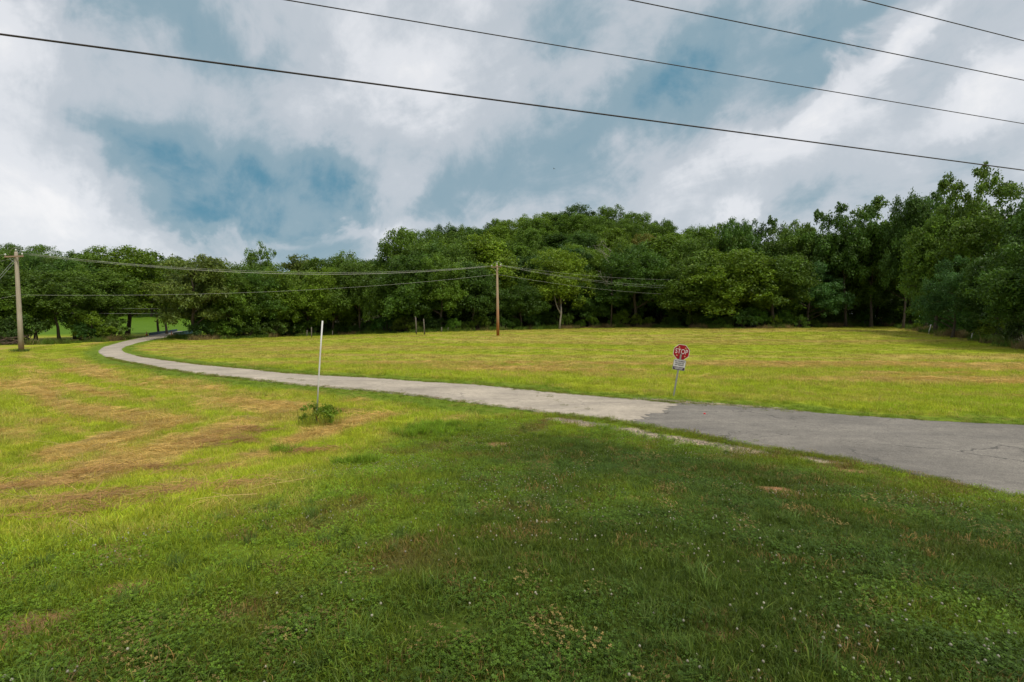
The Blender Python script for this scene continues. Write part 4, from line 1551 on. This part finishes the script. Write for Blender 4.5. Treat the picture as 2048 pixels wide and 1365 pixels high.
# brush pile at the far left
r_ = random.Random(31)
bp = empty('brush_pile', tuple(hit(14, 690)))
mat_brush = mat_bark('brush_wood', (0.07, 0.045, 0.032), (0.18, 0.13, 0.095))
for i in range(46):
    a = r_.gauss(0, 0.5); L = r_.uniform(1.5, 4.0); q = Vector((r_.uniform(-2.2, 2.2), r_.uniform(-.9, .9), r_.uniform(0.05, 1.3) * 0.9))
    d = Vector((math.cos(a), r_.uniform(-.5, .5), r_.uniform(-.28, .28))).normalized() * L / 2
    o = MB().tube([q - d, q + Vector((0, 0, r_.uniform(0, .2))), q + d], [0.05, 0.04, 0.012], 5, False).build('branch', mat_brush, bp, True)
tag(bp, 'heap of cut brown branches by the wood at the left edge', 'brush pile')

# ------------------------------------------------------------------ utility poles
def mat_pole(name, lo, hi, rust):
    m = Mat(name)
    co = m.coords('Object', (6, 6, 0.35))
    n = m.noise(4.0, 6, 0.65, co)
    n2 = m.noise(0.5, 3, 0.5, m.coords('Object', (1, 1, 1.2)))
    tc = m.n.new('ShaderNodeTexCoord'); sp = m.n.new('ShaderNodeSeparateXYZ'); m.l.new(tc.outputs['Object'], sp.inputs[0])
    c = m.ramp(n.outputs[0], [(0.3, lo), (0.7, hi)])
    f = m.math('ADD', m.math('MULTIPLY', sp.outputs[2], -1 / rust[1]), rust[2])
    f = m.math('ADD', f, m.math('MULTIPLY', m.math('SUBTRACT', n2.outputs[0], 0.5), 0.8), True)
    c = m.mixc(c, rust[0], f)
    m.color(c).set(0.85, 0, 0.15).bump(n.outputs[0], 0.6, 0.02)
    return m.m


mat_poleL = mat_pole('grey_pole_wood', (0.26, 0.21, 0.16), (0.46, 0.40, 0.32), ((0.36, 0.17, 0.10), 1.6, 0.9))
mat_poleC = mat_pole('creosote_pole_wood', (0.30, 0.22, 0.15), (0.48, 0.36, 0.25), ((0.34, 0.11, 0.022), 6.0, 1.05))
mat_arm = simple('crossarm_wood', (0.30, 0.20, 0.14), 0.85, 0, 0.3, 6)
mat_ins = simple('grey_porcelain', (0.62, 0.62, 0.60), 0.3, 0, 0.1)
mat_wire = simple('bare_aluminium_wire', (0.36, 0.36, 0.33), 0.5, 0.3, 0.15, 3)
mat_cable = simple('black_cable', (0.035, 0.026, 0.020), 0.6, 0, 0.2, 3)
mat_steel = simple('galvanised_steel', (0.34, 0.34, 0.32), 0.45, 0.6, 0.2, 20)


def utility_pole(base, top, r0, r1, mat, arm_dir, arm_len, arm_drop, label):
    o = empty('utility_pole', tuple(base))
    t = Vector(top) - Vector(base)
    MB().tube([(0, 0, -0.4), tuple(t * .33), tuple(t * .66), tuple(t * 0.985), tuple(t)], [r0, r0 + (r1 - r0) * .33, r0 + (r1 - r0) * .66, r1, r1 * 0.75], 14).build('pole', mat, o, True)
    ad = Vector(arm_dir).normalized()
    ang = math.atan2(ad.y, ad.x)
    R = Matrix.Rotation(ang, 3, 'Z')
    c = t * (1 - arm_drop / t.length) + Vector((-ad.y, ad.x, 0)) * (-(r1 + 0.07))
    MB().box(c, (arm_len, 0.12, 0.16), R).build('crossarm', mat_arm, o)
    for s in (-1, 1):
        p0 = c + ad * s * arm_len * 0.33 + Vector((0, 0, -0.08)); p1 = t * (1 - (arm_drop + 0.85) / t.length)
        MB().tube([p0, p1], 0.025, 5).build('brace', mat_steel, o)
        ip = c + ad * s * arm_len * 0.46 + Vector((0, 0, 0.08))
        MB().lathe([(0.03, 0), (0.03, 0.08), (0.09, 0.10), (0.06, 0.14), (0.10, 0.17), (0.06, 0.22), (0.04, 0.27)], 10, tuple(ip)).build('insulator', mat_ins, o, True)
    MB().lathe([(0.03, -.05), (0.03, 0.10), (0.09, 0.12), (0.06, 0.17), (0.10, 0.2), (0.05, 0.27), (0.03, .32)], 10, tuple(t)).build('insulator', mat_ins, o, True)
    pts = []
    for i in range(15):
        a = PI * i / 14
        pts.append(tuple(t + ad * (-math.cos(a) * 0.95) + Vector((0, 0, -0.15 + 0.62 * math.sin(a)))))
    MB().tube(pts, 0.022, 5).build('jumper_wire', mat_wire, o, True)
    tag(o, label, 'utility pole', 'wooden utility poles of the near line')
    return o, Vector(base) + t, c + Vector(base), ad


bL = hit(43, 704); tL = np.array([ray(32, 504)[0] / ray(32, 504)[1] * bL[1], bL[1], z_at(504, bL[1])])
bC = hit(996, 672); tC = np.array([ray(994, 530)[0] / ray(994, 530)[1] * bC[1], bC[1], z_at(530, bC[1])])
poleL, TL, CL, ADL = utility_pole(bL, tL, 0.26, 0.17, mat_poleL, (1, -0.25, 0), 2.8, 0.55, 'grey weathered utility pole in the field at the left')
poleC, TC, CC, ADC = utility_pole(bC, tC, 0.24, 0.15, mat_poleC, (0.8, -0.6, 0), 1.9, 0.35, 'rusty brown utility pole before the wood near the middle')
# weeds at the left pole's foot
V, F, B = blades(random.Random(3), 260, 0.8, 0.25, 0.6, 0.03, 1.4)
wm = np_mesh('weed_clump', np.array(V), np.array(F), M['leaf'], {'bv': np.array(B)})
o = bpy.data.objects.new('weed_clump', wm); COL.objects.link(o); o.location = bL + np.array([0, -0.2, 0]); o.color = (1.1, 0.95, 1.5, 1)
tag(o, 'dark weeds round the foot of the grey pole', 'weeds')


def wire(name, a, b, sag, r, mat, label, group, n=26, cat='power line'):
    a, b = Vector(a), Vector(b)
    pts = [a.lerp(b, i / n) - Vector((0, 0, sag * 4 * (i / n) * (1 - i / n))) for i in range(n + 1)]
    o = MB().tube(pts, r, 5).build(name, mat, None, True)
    tag(o, label, cat, group)
    return o


def pw(px, py, y):
    d = ray(px, py)
    return Vector((d[0] / d[1] * y, y, CAM_Z + d[2] / d[1] * y))


G1 = 'wires of the near pole line'
AL = CL + ADL * 1.25 + Vector((0, 0, 0.3)); AC = CC - ADC * 0.8 + Vector((0, 0, 0.25))
for q in range(3):
    off = [Vector((0, 0, 0)), Vector((0.25, 0.5, -0.12)), Vector((0.1, 0.9, 0.10))][q]
    wire('power_wire', AL + off, AC + off * 0.6, 1.55 + 0.12 * q, 0.013, mat_wire, ['lower', 'middle', 'upper'][q] + ' of the three bundled wires between the two poles', G1)
nL = Vector(bL).lerp(Vector(tL), (704 - 590) / 200.0); nC = Vector(bC).lerp(Vector(tC), (672 - 549) / 142.0)
wire('power_wire', nL, nC, 1.0, 0.0125, mat_wire, 'single lower wire between the two poles', G1)
e1 = pw(-420, 560, 52)
wire('power_wire', CL - ADL * 1.25 + Vector((0, 0, .3)), e1, 0.5, 0.0125, mat_wire, 'upper wire running from the grey pole out past the left edge', G1)
wire('power_wire', CL + Vector((0, 0, -.2)), pw(-420, 575, 52), 0.5, 0.0125, mat_wire, 'second wire running from the grey pole out past the left edge', G1)
wire('power_wire', nL, pw(-420, 655, 52), 0.3, 0.0125, mat_wire, 'lowest wire running from the grey pole out past the left edge', G1)
for q, (gx_, lab) in enumerate(((0, 'upper'), (0.35, 'lower'))):
    ga = Vector(tL) + Vector((0, 0, -0.6 - gx_))
    ge = hit(-150, 722 + q * 5); wire('guy_wire', ga, ge, 0.0, 0.0125, mat_wire, lab + ' of the two guy wires slanting down left from the grey pole', 'guy wires of the grey pole', 3, 'guy wire')
for q, (py0, py1, sg, lab) in enumerate(((544, 560, 1.1, 'top'), (548, 574, 1.3, 'second'), (550, 579, 1.35, 'third'))):
    a = CC + ADC * 0.8 + Vector((0, 0.3 * q, 0.25)); wire('power_wire', a, pw(1440, py1 - 4, bC[1] + 34), sg, 0.0125, mat_wire, lab + ' wire running from the brown pole into the trees', G1)
wire('power_wire', nC, pw(1440, 590, bC[1] + 34), 1.0, 0.0125, mat_wire, 'lowest wire running from the brown pole into the trees', G1)
G2 = 'faint wires behind the grey pole'
wire('power_wire', pw(-200, 602, 82), pw(420, 618, 92), 0.4, 0.014, mat_wire, 'upper faint wire crossing behind the grey pole', G2)
wire('power_wire', pw(-200, 617, 78), pw(335, 627, 88), 0.3, 0.018, mat_wire, 'lower faint wire crossing behind the grey pole', G2)

# overhead lines across the sky: one line of poles, out of frame at both ends
G3 = 'overhead lines crossing the sky'
za = {0: 4.4, 1: 5.8, 2: 7.1, 3: 8.3}
ends = [((0, 69), (2048, 341)), ((570, 0), (2048, 248)), ((1258, 0), (2048, 161)), ((1725, 0), (2048, 82))]
labs = ['lowest and thickest of the four overhead cables', 'second lowest of the four overhead cables', 'third lowest of the four overhead cables, meeting the top edge', 'topmost of the four overhead cables in the upper right corner']
for i, (p, q) in enumerate(ends):
    dp, dq = ray(*p), ray(*q)
    zq = za[i]
    Q = Vector(dq * (zq / dq[2])); Pq = Vector(dp * (zq / dp[2]))
    D = (Q - Pq).normalized()
    A_ = Pq - D * 45 + Vector((0, 0, CAM_Z)); B_ = Q + D * 60 + Vector((0, 0, CAM_Z))
    wire('overhead_cable', A_, B_, 0.0, (0.0165, 0.0105, 0.012, 0.0125)[i], mat_cable, labs[i], G3, 30, 'cable')

# ------------------------------------------------------------------ stop sign
mat_red = simple('faded_red_sheeting', (0.30, 0.004, 0.008), 0.45, 0, 0.22, 9)
mat_white = simple('white_sheeting', (0.66, 0.63, 0.58), 0.5, 0, 0.1, 9)
mat_black = simple('black_print', (0.03, 0.025, 0.03), 0.5, 0, 0.1)
mat_plum = simple('dark_plum_print', (0.030, 0.008, 0.032), 0.5, 0, 0.2)
mat_bolt = simple('brass_bolt', (0.55, 0.42, 0.16), 0.4, 0.3, 0.1)


def text_mesh(name, s, size, mat, parent, loc, xs=1.0, thick=0.002, bold=0.0):
    cu = bpy.data.curves.new(name, 'FONT')
    cu.body = s; cu.size = size; cu.align_x = 'CENTER'; cu.align_y = 'CENTER'; cu.extrude = thick; cu.offset = bold
    t = bpy.data.objects.new(name, cu)
    COL.objects.link(t)
    dg = bpy.context.evaluated_depsgraph_get(); dg.update()
    me_ = bpy.data.meshes.new_from_object(t.evaluated_get(dg))
    bpy.data.objects.remove(t)
    me_.materials.clear(); me_.materials.append(mat)
    o = bpy.data.objects.new(name, me_); COL.objects.link(o)
    o.parent = parent; o.location = loc; o.rotation_euler = (PI / 2, 0, 0); o.scale = (xs, 1, 1)
    return o


hs = hit(1347, 793)
spx = 1024.0 / hs[1]                      # photo pixels per metre there
lean = math.atan2(16.0, 102.0)
yaw = math.radians(-13)
sg = empty('stop_sign', tuple(hs), (0, 0, 0))
sg.rotation_euler = Matrix.LocRotScale(None, (Matrix.Rotation(yaw, 3, 'Z') @ Matrix.Rotation(lean, 3, 'Y')).to_quaternion(), None).to_euler()
Rr = 15.3 / spx                           # half width of the octagon
zc = 90.0 / spx
oc = [(Rr / math.cos(PI / 8) * math.cos(PI / 8 + i * PI / 4), Rr / math.cos(PI / 8) * math.sin(PI / 8 + i * PI / 4)) for i in range(8)]
MB().prism([(0.028 * a, z) for a, z in ((-1, -0.4), (1, -0.4), (1, zc - Rr * .30), (-1, zc - Rr * .30))], -0.010, 0.0).build('post', mat_steel, sg)
for s in (-1, 1):
    MB().box((s * 0.026, 0.014, (zc - Rr * .3) / 2), (0.006, 0.028, zc - Rr * .3 + 0.2)).build('post_flange', mat_steel, sg)
face = MB().prism([(x, z + zc) for x, z in oc], 0.020, 0.016).build('stop_plate', mat_white, sg)
MB().prism([(x * 0.945, z * 0.945 + zc) for x, z in oc], 0.013, 0.0155).build('red_face', mat_red, sg)
text_mesh('stop_lettering', 'STOP', Rr * 0.90, mat_white, sg, (0, 0.0115, zc + 0.02), 0.74, 0.001, 0.0)
for (x, z) in ((-.36, .62), (.45, .60), (-.50, -.48), (.50, -.48)):
    MB().prism([(x * Rr + 0.026 * math.cos(a), z * Rr + zc + 0.026 * math.sin(a)) for a in [i * PI / 4 for i in range(8)]], 0.006, 0.0125).build('bolt', mat_bolt, sg)
MB().box((0, -0.013, zc - Rr * .55), (0.03, 0.006, 0.03)).build('bolt', mat_bolt, sg)
# lower notice
W2, H2 = 23.5 / spx / 2, 21.5 / spx / 2
zn = zc - Rr - H2 + 0.01
sgn = empty('notice_plate', (0, -0.016, zn)); sgn.parent = sg


def rounded(w, h, r, n=5):
    out = []
    for cx_, cz_, a0 in ((w - r, h - r, 0), (-w + r, h - r, PI / 2), (-w + r, -h + r, PI), (w - r, -h + r, 1.5 * PI)):
        for i in range(n):
            a = a0 + PI / 2 * i / (n - 1)
            out.append((cx_ + r * math.cos(a), cz_ + r * math.sin(a)))
    return out


MB().prism(rounded(W2, H2, 0.035), 0.0, 0.004).build('plate', mat_white, sgn)
fr = MB(); outer = rounded(W2, H2, 0.035); inner = rounded(W2 * 0.93, H2 * 0.93, 0.03); n_ = len(outer)
fr.v = [(x, -0.003, z) for x, z in outer] + [(x, -0.003, z) for x, z in inner]
fr.f = [(i, (i + 1) % n_, n_ + (i + 1) % n_, n_ + i) for i in range(n_)]
fr.build('border', mat_steel, sgn)
bo = rounded(W2 * 0.90, H2 * 0.15, 0.012)
MB().prism([(x, z * 1.15 - H2 * 0.66) for x, z in rounded(W2 * 0.91, H2 * 0.245, 0.02)], -0.0035, -0.0015).build('dark_band', mat_plum, sgn)
for s, z in (('NO CROSSING', 0.66), ('THE LINE FOR', 0.30), ('ANY REASON', -0.06)):
    text_mesh('notice_lettering', s, H2 * 0.33, mat_black, sgn, (0, -0.004, z * H2), 0.80, 0.0008, 0.002)
for z, w in ((-0.56, 0.78), (-0.76, 0.62)):
    ln = MB(); x = -w * W2; rr = random.Random(int(z * 100))
    while x < w * W2 - 0.012:
        q = rr.uniform(0.012, 0.020); ln.box((x + q / 2, -0.0045, z * H2), (q, 0.001, H2 * 0.11)); x += q + 0.006
    ln.build('notice_print', mat_white, sgn)
tag(sg, 'red stop sign with a white notice on a leaning metal post', 'stop sign')

# ------------------------------------------------------------------ tall white stake, its weeds and orange tape
mat_pvc = simple('white_pvc', (0.62, 0.60, 0.55), 0.45, 0, 0.1, 5)
mat_green = simple('dull_green_steel', (0.06, 0.09, 0.07), 0.6, 0.3, 0.3, 20)
mat_orange = simple('orange_tape', (0.75, 0.20, 0.015), 0.5, 0, 0.15)
hw = hit(632, 850)
st = empty('marker_stake', tuple(hw))
tw = pw(645, 642, hw[1]) - Vector(hw); mw = pw(634, 822, hw[1]) - Vector(hw)
MB().tube([mw, mw.lerp(tw, .33) + Vector((-.006, 0, 0)), mw.lerp(tw, .66) + Vector((-.006, 0, 0)), tw], 0.021, 12).build('pipe', mat_pvc, st, True)
MB().tube([Vector((-0.01, 0, -0.3)), mw + (tw - mw) * 0.02], 0.022, 8).build('ground_rod', mat_green, st, True)
ob = MB(); ob.v = [(0.02, -.03, 0.30), (0.05, -.05, 0.28), (0.10, -.06, 0.13), (0.15, -.05, 0.06), (0.11, -.045, 0.05), (0.04, -.035, 0.18)]
ob.v += [(a, b + 0.012, c) for a, b, c in ob.v]
ob.f = [(0, 1, 2, 5), (5, 2, 3, 4), (11, 8, 7, 6), (10, 9, 8, 11)] + [(i, (i + 1) % 6 + 6 - 0, (i + 1) % 6)[:3] for i in range(6)]
ob.build('flag_tape', mat_orange, st)
tag(st, 'tall white plastic marker stake with orange tape near its foot', 'marker stake')
V, F, B, L = make_crown(300, 0.52, 0.46, 0.0, nl=26, ns=5, m=15, leaf=(0.03, 0.07), lobe=(0.16, 0.34), rad=(0.3, 1.1))
wm = np_mesh('weed_leaves', V, F, M['leaf'], {'bv': B})
wc = empty('weed_clump', (hw[0] + 0.12, hw[1] - 0.05, hw[2] - 0.02)); wc.scale = (1.1, 0.8, 1.3)
o = bpy.data.objects.new('foliage', wm); COL.objects.link(o); o.parent = wc; o.color = (1.5, 1.4, 1.0, 1)
V, F, B = blades(random.Random(8), 260, 0.62, 0.2, 0.62, 0.007, 0.9)
wm = np_mesh('weed_stalks', np.array(V), np.array(F), M['leaf'], {'bv': np.array(B)})
o = bpy.data.objects.new('dry_stalks', wm); COL.objects.link(o); o.parent = wc; o.color = (2.6, 1.6, 2.4, 1)
tag(wc, 'dark green weeds round the foot of the tall white stake', 'weeds')

# two bent white markers before the trees on the right
for (x0, y0, x1, y1, lab) in ((1857, 668, 1862, 649, 'white bent field marker before the trees, the farther of two'), (1942, 679, 1948, 656, 'white bent field marker before the trees, the nearer of two')):
    h = hit(x0, y0); t = pw(x1, y1, h[1]) - Vector(h)
    o = MB().tube([(0, 0, -0.2), t * 0.3 + Vector((-.02, 0, 0)), t * 0.65, t], [0.055, 0.055, 0.05, 0.045], 8).build('field_marker', mat_pvc, None, True)
    o.location = h; tag(o, lab, 'marker', 'white markers by the trees')

# ------------------------------------------------------------------ bridge and cones
mat_blue = simple('blue_painted_steel', (0.065, 0.135, 0.185), 0.6, 0.0, 0.3, 2)
mat_deck = simple('bridge_deck', (0.34, 0.30, 0.26), 0.9, 0, 0.12, 2)
zA = float(ground_z(*BR_A)) + 0.05; zB = zA + 0.35
brg = empty('bridge', (BR_A[0], BR_A[1], zA))
ang = math.atan2(BR_U[1], BR_U[0]); BL = float(np.linalg.norm(BR_B - BR_A))
brg.rotation_euler = (0, -math.atan2(zB - zA, BL), ang)
MB().box((BL / 2, 0, -0.14), (BL + 1.0, 4.3, 0.30)).build('deck', mat_deck, brg)
for s in (-1, 1):
    g = MB().box((BL / 2, s * 2.22, 0.12), (BL, 0.05, 0.72)).build('girder', mat_blue, brg)
    MB().box((BL / 2, s * 2.22, 0.50), (BL, 0.26, 0.045)).build('flange', mat_blue, g)
    MB().box((BL / 2, s * 2.22, -0.262), (BL, 0.26, 0.045)).build('flange', mat_blue, g)
    for i in range(9):
        MB().box((0.4 + (BL - .8) * i / 8, s * (2.22 + 0.085), 0.12), (0.03, 0.11, 0.70)).build('stiffener', mat_blue, g)
for xx in (0.2, BL - 0.2):
    MB().box((xx, 0, -1.3), (0.6, 4.6, 2.0)).build('abutment', mat_deck, brg)
tag(brg, 'small lane bridge with blue steel side girders', 'bridge')

mat_cone = simple('orange_cone', (0.72, 0.10, 0.012), 0.5, 0, 0.1)
mat_cblk = simple('black_rubber', (0.02, 0.02, 0.02), 0.7, 0, 0.1)


def cone(p, label):
    o = empty('traffic_cone', tuple(p))
    MB().box((0, 0, 0.02), (0.40, 0.40, 0.04)).build('base', mat_cone, o)
    b = MB().lathe([(0.17, 0.04), (0.155, 0.10), (0.04, 0.78), (0.03, 0.80)], 16).build('body', mat_cone, o, True)
    MB().lathe([(0.120, 0.33), (0.094, 0.50)], 16).build('collar', mat_white, b, True)
    o.scale = (1.05, 1.05, 1.05)
    tag(o, label, 'traffic cone', 'orange cones at the bridge')


def brp(u, v):
    q = Vector((BR_A[0], BR_A[1], zA)) + Vector((BR_U[0], BR_U[1], 0)) * u + Vector((BR_U[1], -BR_U[0], 0)) * v
    q.z = zA + 0.02 + 0.35 * max(u, 0) / BL if u > -0.5 else float(ground_z(q.x, q.y)) + 0.04
    return q


cone(brp(-1.0, -2.35), 'orange cone at the near left corner of the bridge')
cone(brp(-1.0, 2.2), 'orange cone at the near right corner of the bridge')
cone(brp(BL + 0.2, 1.9), 'orange cone at the far end of the bridge')

# ------------------------------------------------------------------ small things
h = hit(1409, 833)
o = MB().lathe([(0.028, 0), (0.032, 0.01), (0.032, 0.035), (0.022, 0.045)], 12).build('bottle_cap', simple('red_plastic', (0.6, 0.01, 0.02), 0.4, 0, 0.1), None, True)
o.location = h + np.array([0, 0, 0.055]); tag(o, 'tiny red cap lying on the grey asphalt', 'litter')
bq = pw(1108, 338, 60)
bd = MB().tube([(-0.16, 0, 0), (-0.05, 0, 0.01), (0.08, 0, 0.01), (0.17, 0, 0.0)], [0.015, 0.05, 0.045, 0.01], 8)
for s in (-1, 1):
    b0 = len(bd.v)
    bd.v += [(0.06, s * 0.04, 0.02), (-0.04, s * 0.04, 0.02), (-0.02, s * 0.22, 0.10), (-0.09, s * 0.40, 0.04), (0.05, s * 0.22, 0.10)]
    bd.f += [(b0, b0 + 1, b0 + 2, b0 + 4), (b0 + 4, b0 + 2, b0 + 3)]
o = bd.build('bird', mat_cblk, None); o.location = bq; o.rotation_euler = (0.2, 0.1, 2.5); o.scale = (0.6,) * 3
tag(o, 'small dark bird flying above the wooded hill', 'bird')
